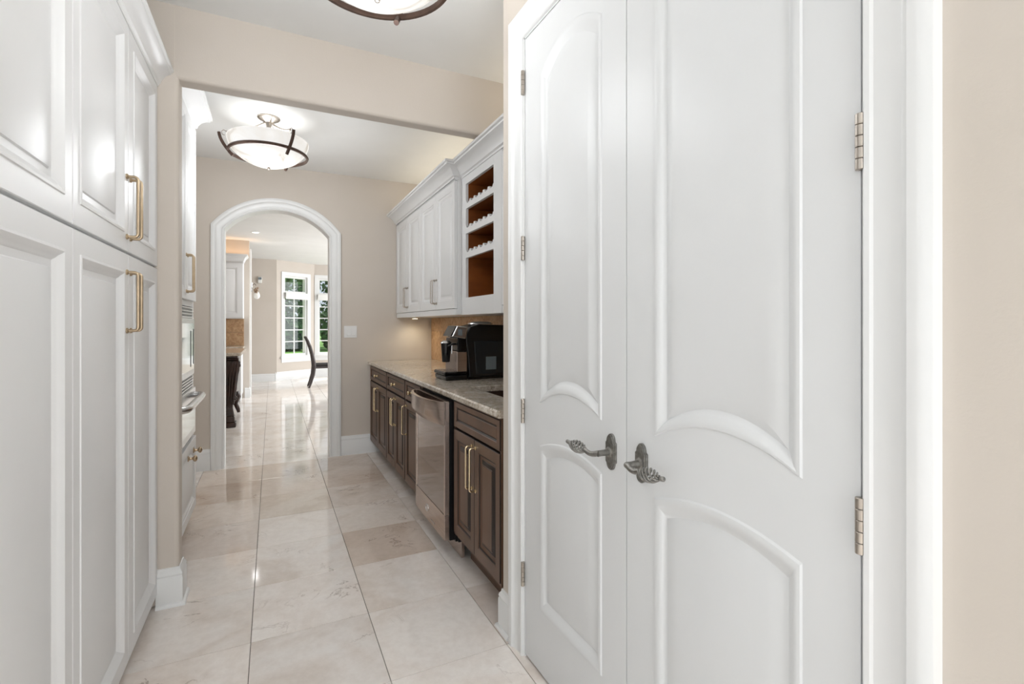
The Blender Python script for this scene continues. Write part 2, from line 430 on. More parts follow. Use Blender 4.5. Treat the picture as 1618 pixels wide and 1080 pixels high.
# far wall with the arched opening
AX0, AX1, AZ, AR = -.385, .500, 2.125, .215
def arcpts(x0, x1, zs, rise, n=24):
    h = (x1-x0)/2; R = (h*h+rise*rise)/(2*rise); cz = zs+rise-R; th = math.asin(h/R); cx = (x0+x1)/2
    return [(cx+R*math.sin(-th+2*th*i/n), cz+R*math.cos(-th+2*th*i/n)) for i in range(n+1)]
ap = arcpts(AX0, AX1, AZ, AR)
w = MB(); T = TF(YA)
poly = [(XL-.1, 0), (AX0, 0)]+ap+[(AX1, 0), (XR+.1, 0), (XR+.1, CZ), (XL-.1, CZ)]
def slabstrips(m, Y0, Y1):
    m.box(XL-.1, AX0, Y0, Y1, 0, CZ); m.box(AX1, XR+.1, Y0, Y1, 0, CZ)
    for i in range(len(ap)-1):
        (xa, za), (xb, zb) = ap[i], ap[i+1]
        m.add([(xa,Y0,za),(xb,Y0,zb),(xb,Y0,CZ),(xa,Y0,CZ),(xa,Y1,za),(xb,Y1,zb),(xb,Y1,CZ),(xa,Y1,CZ)],
              [(0,1,2,3),(7,6,5,4),(0,4,5,1)])
slabstrips(w, YA, YA+.15)
struct(w.build('wall_far', 'wall', recalc=False))
# jamb liner
j = MB(); path = [(AX0, 0)]+ap+[(AX1, 0)]
for i in range(len(path)-1):
    (xa, za), (xb, zb) = path[i], path[i+1]
    d = .004
    j.add([(xa, YA-.004, za), (xb, YA-.004, zb), (xb, YA+.154, zb), (xa, YA+.154, za)], [(0, 1, 2, 3)])
sj = j.build('trim_1', 'trim', recalc=False); md = sj.modifiers.new('s', 'SOLIDIFY'); md.thickness = .008; md.offset = 0; struct(sj)
# casing profile: across (from the opening outwards), proud of the wall
CAS = [(0, 0), (0, .010), (.004, .014), (.012, .014), (.016, .010), (.024, .009), (.055, .014), (.062, .018), (.068, .024), (.080, .026), (.088, .026), (.100, .022), (.102, 0)]
cp = [Vector((AX0, YA, 0))]+[Vector((x, YA, z)) for x, z in ap]+[Vector((AX1, YA, 0))]
struct(MB().sweep([Vector((p.x, p.y, p.z)) for p in cp], [(a, b) for a, b in CAS], (0, -1, 0)).build('trim_2', 'trim', smooth=30))

# pier and beam (bullnosed)
struct(MB().box(XL, -.384, YB, YB+.10, 0, CZ-.01).build('wall_pier', 'wall', bevel=.018, seg=4))
struct(MB().box(-1.09, XR-.002, YB+.0005, YB+.0995, 2.405, CZ+.02).build('trim_beam', 'wall', bevel=.018, seg=4))

# wall with the double doors
DY0, DY1, DZ = .464, 1.675, 2.385
struct(MB().box(XD, XR, DY1, YE, 0, CZ).build('wall_door_far_side', 'wall', bevel=.004))
struct(MB().box(XD, XR, DY0, DY1, DZ, CZ).build('wall_door_header', 'wall'))
struct(MB().box(XD, XR, -.60, DY0, 0, CZ).box(XR, 3.3, -.60, -.48, 0, CZ).build('wall_door_near_side', 'wall'))
struct(MB().box(3.15, 3.3, -3.2, -2.95, 0, CZ).box(3.15, 3.3, -.85, -.6, 0, CZ).box(3.15, 3.3, -2.95, -.85, 2.62, CZ).box(3.15, 3.3, -2.95, -.85, 0, .28).build('wall_right_opening', 'wall'))  # unseen wall; opening added to light the pantry side
struct(MB().box(XD+.10, XR, DY0, DY1, 0, DZ).build('wall_closet', 'concrete'))
# unseen wall behind the camera, with an opening added for the fill light
wb = MB().box(-3.15, -.9, -3.2, -3.05, 0, CZ).box(.78, 3.15, -3.2, -3.05, 0, CZ).box(-.9, .78, -3.2, -3.05, 2.55, CZ).box(-.9, .78, -3.2, -3.05, 0, .3)
struct(wb.build('wall_back', 'wall'))

BASE = [(0, 0), (.016, 0), (.016, .128), (.013, .134), (.015, .142), (.012, .152), (.006, .160), (.005, .170), (0, .172)]
def baseboard(name, pts, h=1.0):
    return struct(MB().sweep(pts, [(-a, b*h) for a, b in BASE], (0, 0, 1)).build(name, 'trim', smooth=30))
SHOE = [(0, 0), (.012, 0), (.011, .007), (.007, .013), (0, .016)]
def shoe(name, pts):
    return struct(MB().sweep(pts, [(-a, b) for a, b in SHOE], (0, 0, 1)).build(name, 'trim', smooth=40))
# paths run so that the room is on the right-hand side
baseboard('baseboard_pier', [(-.470, YB, 0), (-.384, YB, 0), (-.384, YB+.1, 0), (-.60, YB+.1, 0)])
shoe('baseboard_pier_shoe', [(-.470, YB-.016, 0), (-.368, YB-.016, 0), (-.368, YB+.116, 0)])
baseboard('baseboard_far_left', [(XL, YA, 0), (AX0-.102, YA, 0)], 1.08)
baseboard('baseboard_far_right', [(AX1+.102, YA, 0), (1.0, YA, 0)], 1.08)
baseboard('baseboard_door_far', [(1.05, YE, 0), (XD, YE, 0), (XD, DY1+.104, 0)][::1], .95)
shoe('baseboard_door_shoe', [(XD+.06, YE+.016, 0), (XD-.016, YE+.016, 0), (XD-.016, DY1+.104, 0)])
baseboard('baseboard_door_near', [(XD, DY0-.104, 0), (XD, -.60, 0)], .95)

# door casing
cas = MB().sweep([(XD, DY0, 0), (XD, DY0, DZ), (XD, DY1, DZ), (XD, DY1, 0)][::-1], [(-a if False else a, b) for a, b in CAS], (-1, 0, 0))
struct(cas.build('trim_3', 'trim', smooth=30))
jm = MB().box(XD-.001, XD+.10, DY0-.001, DY0+.004, 0, DZ).box(XD-.001, XD+.10, DY1-.004, DY1+.001, 0, DZ).box(XD-.001, XD+.10, DY0, DY1, DZ-.005, DZ+.001)
struct(jm.build('trim_4', 'trim'))

# ------------------------------------------------------------------ double doors
YM = 1.069
Td = TR(XD)
def entry(name, y0, y1, py0, py1, label):
    zn = [dict(p=(py0, py1, .995, 2.200), z=(.915, 2.38), top=.070, bot=.050, kt=1.35),
          dict(p=(py0, py1, .238, .840), z=(0, .915), top=.034, bot=0, kt=1.35)]
    o = leaf(name, None, Td, y0, y1, .012, DZ-.008, 'doorwhite', zn, ENT, th=.04, smooth=28, ch=.0008)
    struct(o); o['label'] = label; o['category'] = 'door'
    return o
d1 = entry('door_1', YM+.0015, DY1-.007, 1.180, 1.550, 'tall white arched-panel door leaf on the left, with lever pointing left')
d2 = entry('door_2', DY0+.008, YM-.0015, .571, .957, 'tall white arched-panel door leaf on the right, nearest the camera')
def hinge(parent, y, z0, sgn):
    """butt hinge: five-knuckle barrel, pin tips, leaf plate"""
    m = MB(); h = (.093)/5
    for k in range(5):
        a = z0+k*h; m.lathe((XD-.009, y, 0), [(.001, a+.0004), (.0068, a+.0004), (.0075, a+.0012), (.0075, a+h-.0012), (.0068, a+h-.0004), (.001, a+h-.0004)], 16)
    o = m.build('hinge', 'nickel', parent, smooth=40)
    MB().box(XD-.006, XD+.001, y-sgn*.001, y-sgn*.010, z0+.001, z0+.092).build('hinge_leaf', 'nickel', o)
for z in (.272, .900, 1.526, 2.163): hinge(d1, DY1-.004, z, -1)
for z in (.272, .903, 1.533, 2.163): hinge(d2, DY0+.004, z, 1)
def lever(parent, yc, sgn):
    """pewter lever with basket-twist grip; sgn=+1 points away from the camera"""
    pl = MB(); zc = .915; hw = .021; pts = []
    # stepped plate: straight sides, lobed ends
    def plate(k):
        q = []
        for i in range(13):
            a = PI*i/12; q.append((hw*.74*k*math.cos(a), .030+.022*k*math.sin(a)))
        q = [(hw*k, -.028), (hw*k, .026), (hw*.80*k, .030)]+q[0:]+[(-hw*.80*k, .030), (-hw*k, .026), (-hw*k, -.028), (-hw*.8*k, -.032)]
        for i in range(13):
            a = PI+PI*i/12; q.append((hw*.74*k*math.cos(a), -.030+.022*k*math.sin(a)))
        q.append((hw*.8*k, -.032)); return q
    pl.prism([(yc+a, zc+b) for a, b in plate(1.0)], 0, .007, Td)
    pl.prism([(yc+a, zc+b) for a, b in plate(.86)], .007, .011, Td)
    h = pl.build('door_handle', 'pewter', parent, bevel=.0008)
    nk = MB().tube([Td(yc, zc, .010), Td(yc, zc, .013), Td(yc, zc, .016), Td(yc, zc, .040), Td(yc, zc, .052)], [.0150, .0150, .0095, .0085, .0090], 16)
    arm = []
    for i in range(13):
        t = i/12; a = .002+.052*t; b = .052+.006*math.sin(t*PI/2); zz = zc-.006*math.sin(t*PI)
        arm.append(Td(yc+sgn*a, zz, b))
    nk.tube([Td(yc-sgn*.004, zc, .050)]+arm, [.0085]+[.0085-.0015*math.sin(i/12*PI/2) for i in range(13)], 14)
    # tip
    nk.tube([Td(yc+sgn*.124, zc+.002, .060), Td(yc+sgn*.132, zc+.004, .061), Td(yc+sgn*.142, zc+.006, .062), Td(yc+sgn*.144, zc+.006, .062)], [.0035, .0060, .0060, .004], 12)
    nk.build('lever', 'pewter', h, smooth=50)
    bk = MB()
    for s in range(6):
        q = []
        for i in range(29):
            t = i/28; rr = .0035+.0130*math.sin(PI*t)**.8; ph = 2*PI*(s/6+t*1.0*sgn)
            y = yc+sgn*(.052+.074*t)
            q.append(Td(y, zc-.001+.004*t+rr*math.sin(ph), .058+.003*t+rr*math.cos(ph)))
        bk.tube(q, .0024, 8)
    bk.build('basket_grip', 'pewter', h, smooth=60)
lever(d1, 1.131, 1); lever(d2, 1.003, -1)

# ------------------------------------------------------------------ left pantry cabinets
XP = -.465
Tp = TL(XP)
def pantry(y0, y1, label, upz):
    ym = (y0+y1)/2 if y1 < 2 else 2.185
    t = thing('pantry_cabinet', label, 'cabinet', ((XL+XP)/2, (y0+y1)/2, 0), group='white pantry cabinets along the left side')
    b = MB().box(XL+.002, XP-.022, y0+.001, y1-.001, .062, 2.42).box(XL+.002, XP-.075, y0+.001, y1-.001, 0, .062)
    b.build('body', 'white', t)
    MB().box(XP-.0219, XP-.016, y0+.0012, y1-.0012, .064, 2.36).build('face_frame', 'white', t)
    for a0, a1, side in ((y0+.002, ym-.0015, 1), (ym+.0015, y1-.002, 0)):
        if a0 > 2.0: a1 = y1-.004
        sw = .055
        for z0, z1, low in ((.066, 1.530, True), (1.540, 2.362, False)):
            d = leaf('door', t, Tp, a0, a1, z0, z1, 'white', [dict(p=(a0+(.05 if side else .072), a1-(.072 if side else .05) if False else a1-sw, z0+.062, z1-.062), z=(z0, z1))], CAB if False else PAN)
            pa = a1-.024 if side else a0+.024
            if low: pull(d, Tp, pa, 1.257, 1.465, 'gold')
            else: pull(d, Tp, pa, 1.591, 1.805, 'gold')
    return t
PAN = [(0, 0), (.003, -.004), (.012, -.005), (.020, -.011), (.026, -.012), (.030, -.017), (.036, -.018), (.056, -.018), (.060, -.016), (.064, -.012)]
PAN = [(0, 0), (.002, .003), (.008, .004), (.013, .001), (.020, -.006), (.027, -.010), (.032, -.015), (.050, -.016), (.053, -.012), (.060, -.010)]
pantry(.578, 1.640, 'nearest white pantry cabinet at the left edge with raised-panel doors', 2.36)
pantry(1.640, 2.684, 'white pantry cabinet beside the beige pier with four gold pulls', 2.36)
CR = [(0, 0), (.004, 0), (.006, .010), (.014, .016), (.018, .030), (.030, .050), (.046, .064), (.060, .070), (.062, .078), (.070, .082), (.070, .095), (0, .095)]
# crown along the pantry (room on right of travel)
def crown(name, pts, k=1.0, kh=1.0, prof=CR):
    return struct(MB().sweep(pts, [(-a*k, b*kh) for a, b in prof], (0, 0, 1)).build(name, 'white', smooth=30))
crown('trim_5', [(XP, YB-.001, 2.352), (XP, .56, 2.352)][::-1], .86, .92)

# ------------------------------------------------------------------ oven tower on the left
XO = -.462; To = TL(XO); OY0, OY1 = 2.94, 3.775
ov = thing('oven_cabinet', 'tall white oven cabinet beyond the beige pier on the left', 'cabinet', ((XL+XO)/2, 3.36, 0))
MB().box(XL+.002, XO-.0211, OY0, OY0+.02, .09, 2.60).box(XL+.002, XO-.0211, OY1-.02, OY1, .09, 2.60).box(XL+.002, XO-.0211, OY0+.02, OY1-.02, 1.395, 2.60).box(XL+.002, XO-.0211, OY0+.02, OY1-.02, .09, .575).box(XL+.002, XO-.08, OY0, OY1, 0, .09).build('body', 'white', ov)
fr = MB().box(XO-.021, XO, OY1-.045, OY1, .09, 2.56).box(XO-.021, XO, OY0, OY0+.045, .09, 2.56).box(XO-.021, XO, OY0+.045, OY1-.045, 1.39, 1.44).box(XO-.021, XO, OY0+.045, OY1-.045, .09, .13).box(XO-.021, XO, OY0+.045, OY1-.045, 2.52, 2.56).box(XO-.021, XO, OY0+.045, OY1-.045, .560, .585)
fr.build('face_frame', 'white', ov, bevel=.001)
for a0, a1, pa in ((OY0+.035, 3.357, 3.333), (3.360, OY1-.035, 3.386)):
    d = leaf('door', ov, TL(XO+.019), a0, a1, 1.425, 2.53, 'white', [dict(p=(a0+.055, a1-.055, 1.485, 2.47), z=(1.425, 2.53))], CAB, th=.0185)
    pull(d, TL(XO+.019), pa, 1.470, 1.680, 'gold')
dr = leaf('drawer', ov, TL(XO+.019), OY0+.035, OY1-.035, .115, .565, 'white', [dict(p=(OY0+.09, OY1-.09, .17, .51), z=(.115, .565))], CAB, th=.0185)
knob(dr, TL(XO+.019), 3.40, .492, 'gold', 1.3); knob(dr, TL(XO+.019), 3.62, .492, 'gold', 1.3)
crown('trim_6', [(XO, OY0-.15, 2.545), (XO, OY1+.002, 2.545), (XL, OY1+.002, 2.545)], 1.4, 1.35)

mw = thing('built_in_microwave', 'built-in microwave with slotted trim above the wall oven', 'microwave', (XO-.2, 3.36, .90))
MY0, MY1 = OY0+.05, OY1-.05
MB().box(XO-.40, XO-.0005, MY0, MY1, .885, 1.385).build('body', 'black', mw)
def vents(par, zs, X):
    m = MB()
    for z0, z1 in zs: m.box(X-.0004, X+.004, MY0, MY1, z0, z1)
    return m.build('vent_trim', 'silver', par, bevel=.001)
vents(mw, [(1.378, 1.385), (1.358, 1.364), (1.340, 1.346), (1.318, 1.328)], XO)
vents(mw, [(.958, .966), (.939, .945), (.922, .928), (.905, .911), (.885, .894)], XO)
MB().box(XO-.002, XO+.012, MY0, MY1, .966, 1.316).build('door', 'silver', mw, bevel=.003)
MB().box(XO+.0121, XO+.014, MY0+.05, MY1-.04, 1.00, 1.285).build('window', 'ovenglass', mw)
MB().box(XO+.0141, XO+.016, 3.545, 3.56, 1.02, 1.24).box(XO+.0141, XO+.016, 3.66, 3.675, 1.03, 1.25).build('reflection_bar', 'black', mw)  # dark reflections on the microwave glass, built as black bars
wo_ = thing('wall_oven', 'built-in wall oven with thick curved towel-bar handle below the microwave', 'oven', (XO-.2, 3.36, .59))
MB().box(XO-.5, XO-.0005, MY0, MY1, .590, .8845).build('body', 'black', wo_)
MB().box(XO, XO+.018, MY0, MY1, .592, .882).build('door', 'silver', wo_, bevel=.003)
MB().box(XO+.0181, XO+.020, MY0+.06, MY1-.05, .635, .80).build('window', 'ovenglass', wo_)
hp = [Vector((XO+.014, MY0+.03, .832)), Vector((XO+.045, MY0+.035, .832)), Vector((XO+.062, MY0+.07, .832)), Vector((XO+.066, MY0+.14, .832)), Vector((XO+.066, MY1-.14, .832)), Vector((XO+.062, MY1-.07, .832)), Vector((XO+.045, MY1-.035, .832)), Vector((XO+.014, MY1-.03, .832))]
MB().tube(hp, .0195, 16).build('handle', 'silver', wo_, smooth=60)

# ------------------------------------------------------------------ right base run
XB = .875; Tb = TR(XB)
def base_unit(name, y0, y1, label, split, pulls, zb, doorz1=.722, drawers=1, kz=True):
    t = thing(name, label, 'cabinet', ((XB+XR)/2, (y0+y1)/2, 0), group='dark brown base cabinets under the granite counter')
    if name == 'sink_cabinet': bm_ = MB().box(XB+.0205, XR-.022, y0, y0+.018, zb, .876).box(XB+.0205, XR-.022, y1-.018, y1, zb, .69).box(XB+.0205, XR-.022, y0+.018, y1-.018, zb, .60).box(XB+.0205, 1.03, y0+.018, y1-.018, .60, .876)
    else: bm_ = MB().box(XB+.0205, XR-.022, y0, y1, zb, .876)
    bm_.box(XB+.10, XR-.022, y0, y1, 0, zb).build('body', 'brown', t)
    dz = TR(XB)
    f = MB().box(XB+.006, XB+.0205, y0, y0+.012, zb, .876).box(XB+.006, XB+.0205, y1-.012, y1, zb, .876).box(XB+.006, XB+.0205, y0+.012, y1-.012, .862, .876).box(XB+.006, XB+.0205, y0+.012, y1-.012, zb, zb+.012)
    f.build('face_frame', 'brown', t)
    d = leaf('drawer', t, Tb, y0+.006, y1-.006, .735, .868, 'brown', [dict(p=(y0+.040, y1-.040, .764, .842), z=(.735, .868))], SMALL if y1-y0 < .5 else SMALL)
    if kz: knob(d, Tb, (y0+y1)/2, .803, 'brass')
    ys = [y0+.006]+[q for q in split]+[y1-.006]
    for k in range(len(ys)-1):
        a0 = ys[k]+(.0015 if k else 0); a1 = ys[k+1]-(.0015 if k < len(ys)-2 else 0)
        e = leaf('door', t, Tb, a0, a1, zb+.012, doorz1, 'brown', [dict(p=(a0+.045, a1-.045, zb+.062, doorz1-.05), z=(zb, doorz1))], DARK)
        for (kk, py) in pulls:
            if kk == k: pull(e, Tb, py, .482, .688, 'brass', r=.0045)
    return t
base_unit('base_cabinet', 4.215, 4.985, 'dark brown base cabinet farthest down the counter, against the end wall', [4.595], [(0, 4.572), (1, 4.618)], .125)
base_unit('base_cabinet', 3.570, 4.213, 'dark brown two-door base cabinet, middle of the three past the beverage cooler', [3.892], [(0, 3.869), (1, 3.915)], .125)
base_unit('base_cabinet', 3.145, 3.568, 'dark brown single-door base cabinet directly beyond the beverage cooler', [], [(0, 3.520)], .125)
base_unit('sink_cabinet', 1.895, 2.498, 'dark brown two-door sink base cabinet nearest the white door casing', [2.196], [(0, 2.172), (1, 2.222)], .155, kz=False)

# beverage cooler
CY0, CY1, XC = 2.515, 3.110, .832
bc = thing('beverage_cooler', 'stainless under-counter beverage cooler with tinted glass door and scoop handle', 'cooler', ((XC+XR)/2, 2.81, 0))
MB().box(XC+.062, 1.032, CY0, CY1+.02, .10, .872).build('body', 'black', bc)
MB().box(XC+.095, XC+.115, CY0, CY1+.02, .004, .0995).build('kick_plate', 'steel', bc, bevel=.002)
MB().box(XC+.030, XC+.061, CY0+.004, CY1, .110, .862).build('gasket', 'black', bc)
dr = MB().cbox(XC, XC+.029, CY0+.004, CY1, .112, .245, .003)
dr.cbox(XC, XC+.029, CY0+.004, CY0+.018, .2455, .862, .003).cbox(XC, XC+.029, CY1-.018, CY1, .2455, .862, .003).box(XC+.004, XC+.029, CY0+.018, CY1-.018, .775, .862)
dr.build('door', 'steel', bc)
MB().box(XC+.006, XC+.024, CY0+.0185, CY1-.0185, .246, .7745).build('glass', 'coolerglass', bc)
# scoop handle: bowed shell with a recess behind it
sc = MB(); n = 20; outer = []; inner = []
for i in range(n+1):
    t = i/n; y = CY0+.004+(CY1-CY0-.004)*t; k = math.sin(PI*t)**.55 if 0 < t < 1 else 0
    outer.append((y, .004+.072*k)); inner.append((y, -.002+.064*k))
vs = []; fs = []
for (yo, do), (yi, di) in zip(outer, inner):
    vs += [(XC-do, yo, .862), (XC-do*1.0, yo, .775), (XC-do*.55+.0, yo, .735), (XC-di+.004, yi, .775), (XC-di+.004, yi, .862)]
for i in range(n):
    for q in range(5): fs.append((i*5+q, i*5+(q+1) % 5, (i+1)*5+(q+1) % 5, (i+1)*5+q))
fs += [(0, 1, 2, 3, 4), tuple(n*5+q for q in range(5))]
sc.add(vs, fs).build('scoop_handle', 'steel', bc, smooth=35)
MB().prism([(y, d) for y, d in inner if d > .002], .806, .812, lambda a, b, d: Vector((XC-b+.006, a, d))).build('handle_recess', 'recess', bc)
rg = [(XC-.0015, 2.845+.024*math.cos(2*PI*i/28), .185+.020*math.sin(2*PI*i/28)) for i in range(28)]
MB().tube(rg, .0022, 6, closed=True).build('emblem', 'silver', bc, smooth=60)
MB().cbox(XC-.002, XC, 2.70, 2.775, .135, .143, .0005).build('nameplate', 'silver', bc)
MB().box(XB+.03, 1.032, 2.5, CY0-.001, 0.10, .872).build('filler', 'black', bc)
MB().box(XB+.004, XB+.02, 3.116, 3.143, .125, .876).build('filler_strip', 'brown', bc)

# counter with the sink hole
ct = thing('countertop', 'long speckled cream granite countertop over the dark cabinets', 'countertop', (1.2, 3.4, .878))
cz0, cz1 = .878, .912; SX0, SX1, SY0, SY1 = 1.050, 1.42, 1.96, 2.69
EX = .858
cm = MB()
cm.cbox(EX, XR-.001, SY1, 5.018, cz0, cz1, .004)
cm2 = MB().cbox(EX, XR-.001, SY1, 5.018, cz0, cz1, .005)
slab = MB()
# ring slab around the hole as one mesh
def ringslab(m, x0, x1, y0, y1, hx0, hx1, hy0, hy1, z0, z1, ch):
    o = [(x0+ch, y0), (x1, y0), (x1, y1), (x0+ch, y1)]; h = [(hx0-.003, hy0-.003), (hx1, hy0-.003), (hx1, hy1+.003), (hx0-.003, hy1+.003)]
    h2 = [(hx0, hy0), (hx1, hy0), (hx1, hy1), (hx0, hy1)]
    o2 = [(x0, y0), (x1, y0), (x1, y1), (x0, y1)]
    vs = [(a, b, z1) for a, b in o]+[(a, b, z1) for a, b in h]+[(a, b, z1-.003) for a, b in h2]+[(a, b, z0) for a, b in h2]+[(a, b, z0) for a, b in o]+[(a, b, z0+ch) for a, b in o2]+[(a, b, z1-ch) for a, b in o2]
    fs = []
    for i in range(4):
        j = (i+1) % 4
        fs += [(i, j, j+4, i+4), (i+4, j+4, j+8, i+8), (i+8, j+8, j+12, i+12), (i+12, j+12, j+16, i+16), (i+16, j+16, j+20, i+20), (i+20, j+20, j+24, i+24), (i+24, j+24, j, i)]
    m.add(vs, fs)
ringslab(slab, EX, XR-.001, YE+.022, 5.018, SX0, SX1, SY0, SY1, cz0, cz1, .007)
slab.build('slab', 'granite', ct, smooth=25)
sk = thing('undermount_sink', 'undermount copper-brown bar sink set in the granite near the white casing', 'sink', (1.25, 2.28, .70))
s = MB(); a = .006
s.box(SX0-a, SX1+a, SY0-a, SY1+a, .700, .706); s.box(SX0-a, SX0, SY0-a, SY1+a, .706, .877); s.box(SX1, SX1+a, SY0-a, SY1+a, .706, .877); s.box(SX0, SX1, SY0-a, SY0, .706, .877); s.box(SX0, SX1, SY1, SY1+a, .706, .877)
s.build('basin', 'bronze', sk)
MB().lathe((1.23, 2.28, .706), [(.001, .002), (.03, .002), (.042, .004), (.045, .0)], 24).build('drain', 'nickel', sk, smooth=40)
# backsplash of travertine tiles
bs = thing('backsplash', 'golden travertine tile backsplash behind the coffee machine', 'backsplash', (XR, 3.4, .913))
tw = .305; bt = None; y = 5.015
k = 0
while y-tw > 1.7:
    for z0, z1 in ((.9125, 1.212), (1.214, 1.344)):
        MB().cbox(XR-.010, XR-.0005, max(y-tw, 1.875), y-.0015, z0, z1, .0012).build('tile', 'travertine', bs, origin=(XR, y, z0))
    y -= tw

# ------------------------------------------------------------------ right upper cabinets
XU = 1.142; XW = 1.192; Tu = TR(XU); UZ0, UZ1 = 1.345, 2.30
def upper(y0, y1, label, seam):
    t = thing('wall_cabinet', label, 'cabinet', ((XU+XR)/2, (y0+y1)/2, UZ0), group='white wall cabinets above the granite counter')
    MB().box(XU+.0205, XR-.0005, y0, y1, UZ0+.003, 2.388).build('body', 'white', t)
    MB().box(XU+.004, XU+.0205, y0, y1, UZ0, 1.388).build('light_rail', 'white', t, bevel=.002)
    MB().box(XU+.004, XU+.0205, y0, y1, 2.288, 2.33).build('top_rail', 'white', t)
    for a0, a1, pa in ((y0+.003, seam-.0015, seam-.024), (seam+.0015, y1-.003, seam+.024)):
        d = leaf('door', t, Tu, a0, a1, 1.391, 2.284, 'white', [dict(p=(a0+.058, a1-.058, 1.452, 2.224), z=(1.391, 2.284))], CAB)
        pull(d, Tu, pa, 1.44, 1.62, 'nickel', r=.0042)
    return t
upper(4.118, 5.016, 'white wall cabinet in the far corner over the counter, left pair of doors', 4.560)
upper(3.235, 4.116, 'white wall cabinet next to the wine rack, right pair of doors', 3.672)
# recessed wine rack cabinet
wr = thing('wine_rack_cabinet', 'recessed white cabinet with scalloped wine shelves and open stained wood cubbies', 'cabinet', (1.35, 2.9, UZ0))
WY0, WY1 = 2.565, 3.233; RY0, RY1 = 2.680, 3.148; x0 = XW; x1 = XW+.02
rails = [(UZ0, 1.462), (1.733, 1.790), (1.900, 1.957), (2.071, 2.126), (2.240, 2.330)]
f = MB().box(x0, x1, RY1, WY1, UZ0, 2.33).box(x0, x1, WY0, RY0, UZ0, 2.33)
f.build('face_frame', 'white', wr, bevel=.0015)
for i, (z0, z1) in enumerate(rails):
    if i in (0, 4):
        MB().box(x0, x1, RY0, RY1, z0, z1).build('rail', 'white', wr, bevel=.001)
    else:
        q = [(RY0, z0)]; nb = 6; wdt = (RY1-RY0)/nb
        top = []
        for b in range(nb):
            ya = RY0+b*wdt
            top += [(ya, z1), (ya+wdt*.12, z1)]
            for s_ in range(9):
                tt = PI*s_/8; top.append((ya+wdt*.5-wdt*.38*math.cos(tt), z1-.020*math.sin(tt)))
            top += [(ya+wdt*.88, z1)]
        pts = [(RY1, z0)]+[(RY1, z1)]+top[::-1]+[(RY0, z0)]
        # strips: quad columns
        m = MB(); prof2 = top+[(RY1, z1)]
        for (ya, za), (yb, zb) in zip(prof2[:-1], prof2[1:]):
            if yb-ya < 1e-5: continue
            m.add([(x0, ya, z0), (x0, yb, z0), (x0, yb, zb), (x0, ya, za), (x1, ya, z0), (x1, yb, z0), (x1, yb, zb), (x1, ya, za)],
                  [(0, 1, 2, 3), (7, 6, 5, 4), (3, 2, 6, 7), (0, 4, 5, 1)])
        m.build('scalloped_rail', 'white', wr)
ib = MB(); X2 = XR-.012
ib.box(X2-.006, X2, RY0-.03, RY1+.03, 1.45, 2.30).box(x1, X2-.006, RY1+.001, RY1+.012, 1.45, 2.30).box(x1, X2-.006, RY0-.012, RY0-.001, 1.45, 2.30).box(x1, X2-.006, RY0, RY1, 1.444, 1.460).box(x1, X2-.006, RY0, RY1, 2.243, 2.252)
ib.build('interior', 'rackwood', wr)
for z in (1.735, 1.902, 2.073): MB().box(x1, X2-.007, RY0, RY1, z, z+.012).build('shelf', 'rackwood', wr)
MB().box(x1, XR-.001, WY1-.055, WY1, UZ0+.002, 2.385).box(x1, XR-.001, WY0, WY0+.07, UZ0+.002, 2.385).box(x1, XR-.001, WY0+.07, WY1-.055, 2.31, 2.385).box(x1, XR-.001, WY0+.07, WY1-.055, UZ0+.002, 1.40).build('body', 'white', wr)
# last upper next to the casing
lu = thing('wall_cabinet', 'white wall cabinet showing only a sliver beside the white door casing', 'cabinet', (1.35, 2.2, UZ0), group='white wall cabinets above the granite counter')
MB().box(x1+.001, XR-.001, YE+.003, WY0-.001, UZ0+.002, 2.385).build('body', 'white', lu)
MB().box(x0+.004, x1+.001, YE+.003, WY0-.001, UZ0, 1.388).build('light_rail', 'white', lu)
MB().box(x0+.004, x1+.001, YE+.003, WY0-.001, 2.288, 2.33).build('top_rail', 'white', lu)
for a0, a1 in ((YE+.006, 2.215), (2.218, WY0-.004)):
    d = leaf('door', lu, TR(XW), a0, a1, 1.391, 2.284, 'white', [dict(p=(a0+.050, a1-.050, 1.452, 2.224), z=(1.391, 2.284))], CAB)
    pull(d, TR(XW), 2.19 if a0 < 2 else 2.24, 1.44, 1.62, 'nickel', r=.0042)
crown('trim_7', [(XU, 5.018, 2.295), (XU, 3.234, 2.295), (XW, 3.234, 2.295), (XW, YE+.002, 2.295)], 1.42, 1.03)
tp = MB().box(XU-.03, XR-.001, 3.234, 5.018, 2.389, 2.392).box(XW-.03, XR-.001, YE+.003, 3.234, 2.386, 2.390)
struct(tp.build('trim_8', 'white'))

# coffee machine
cf = thing('coffee_machine', 'black and chrome bean-to-cup coffee machine standing on the granite counter', 'coffee machine', (1.3, 3.16, .9125))
my0, my1 = 3.03, 3.275
side = [(1.176, .930), (1.50, .930), (1.50, 1.272), (1.245, 1.280), (1.180, 1.262), (1.150, 1.215), (1.150, 1.165), (1.160, 1.10)]
MB().prism([(a, b) for a, b in side], my0, my1, lambda a, b, d: Vector((a, d, b))).build('body', 'black', cf, bevel=.006, seg=3)
MB().cbox(1.165, 1.50, my0+.003, my1-.003, .9125, .932, .004).build('base', 'gloss_black', cf)
MB().prism([(1.207, 1.168), (1.50, 1.168), (1.50, .948), (1.220, .948)], my0-.004, my0+.001, lambda a, b, d: Vector((a, d, b))).build('water_tank', 'tank', cf, bevel=.002)
MB().box(1.290, 1.366, my0-.0052, my0-.0041, .975, 1.062).build('sticker', 'tanklabel', cf)
MB().prism([(1.052, 1.200), (1.146, 1.182), (1.160, 1.262), (1.088, 1.270)], my0-.003, my1-.06, lambda a, b, d: Vector((a, d, b))).build('control_head', 'silver', cf, bevel=.004)
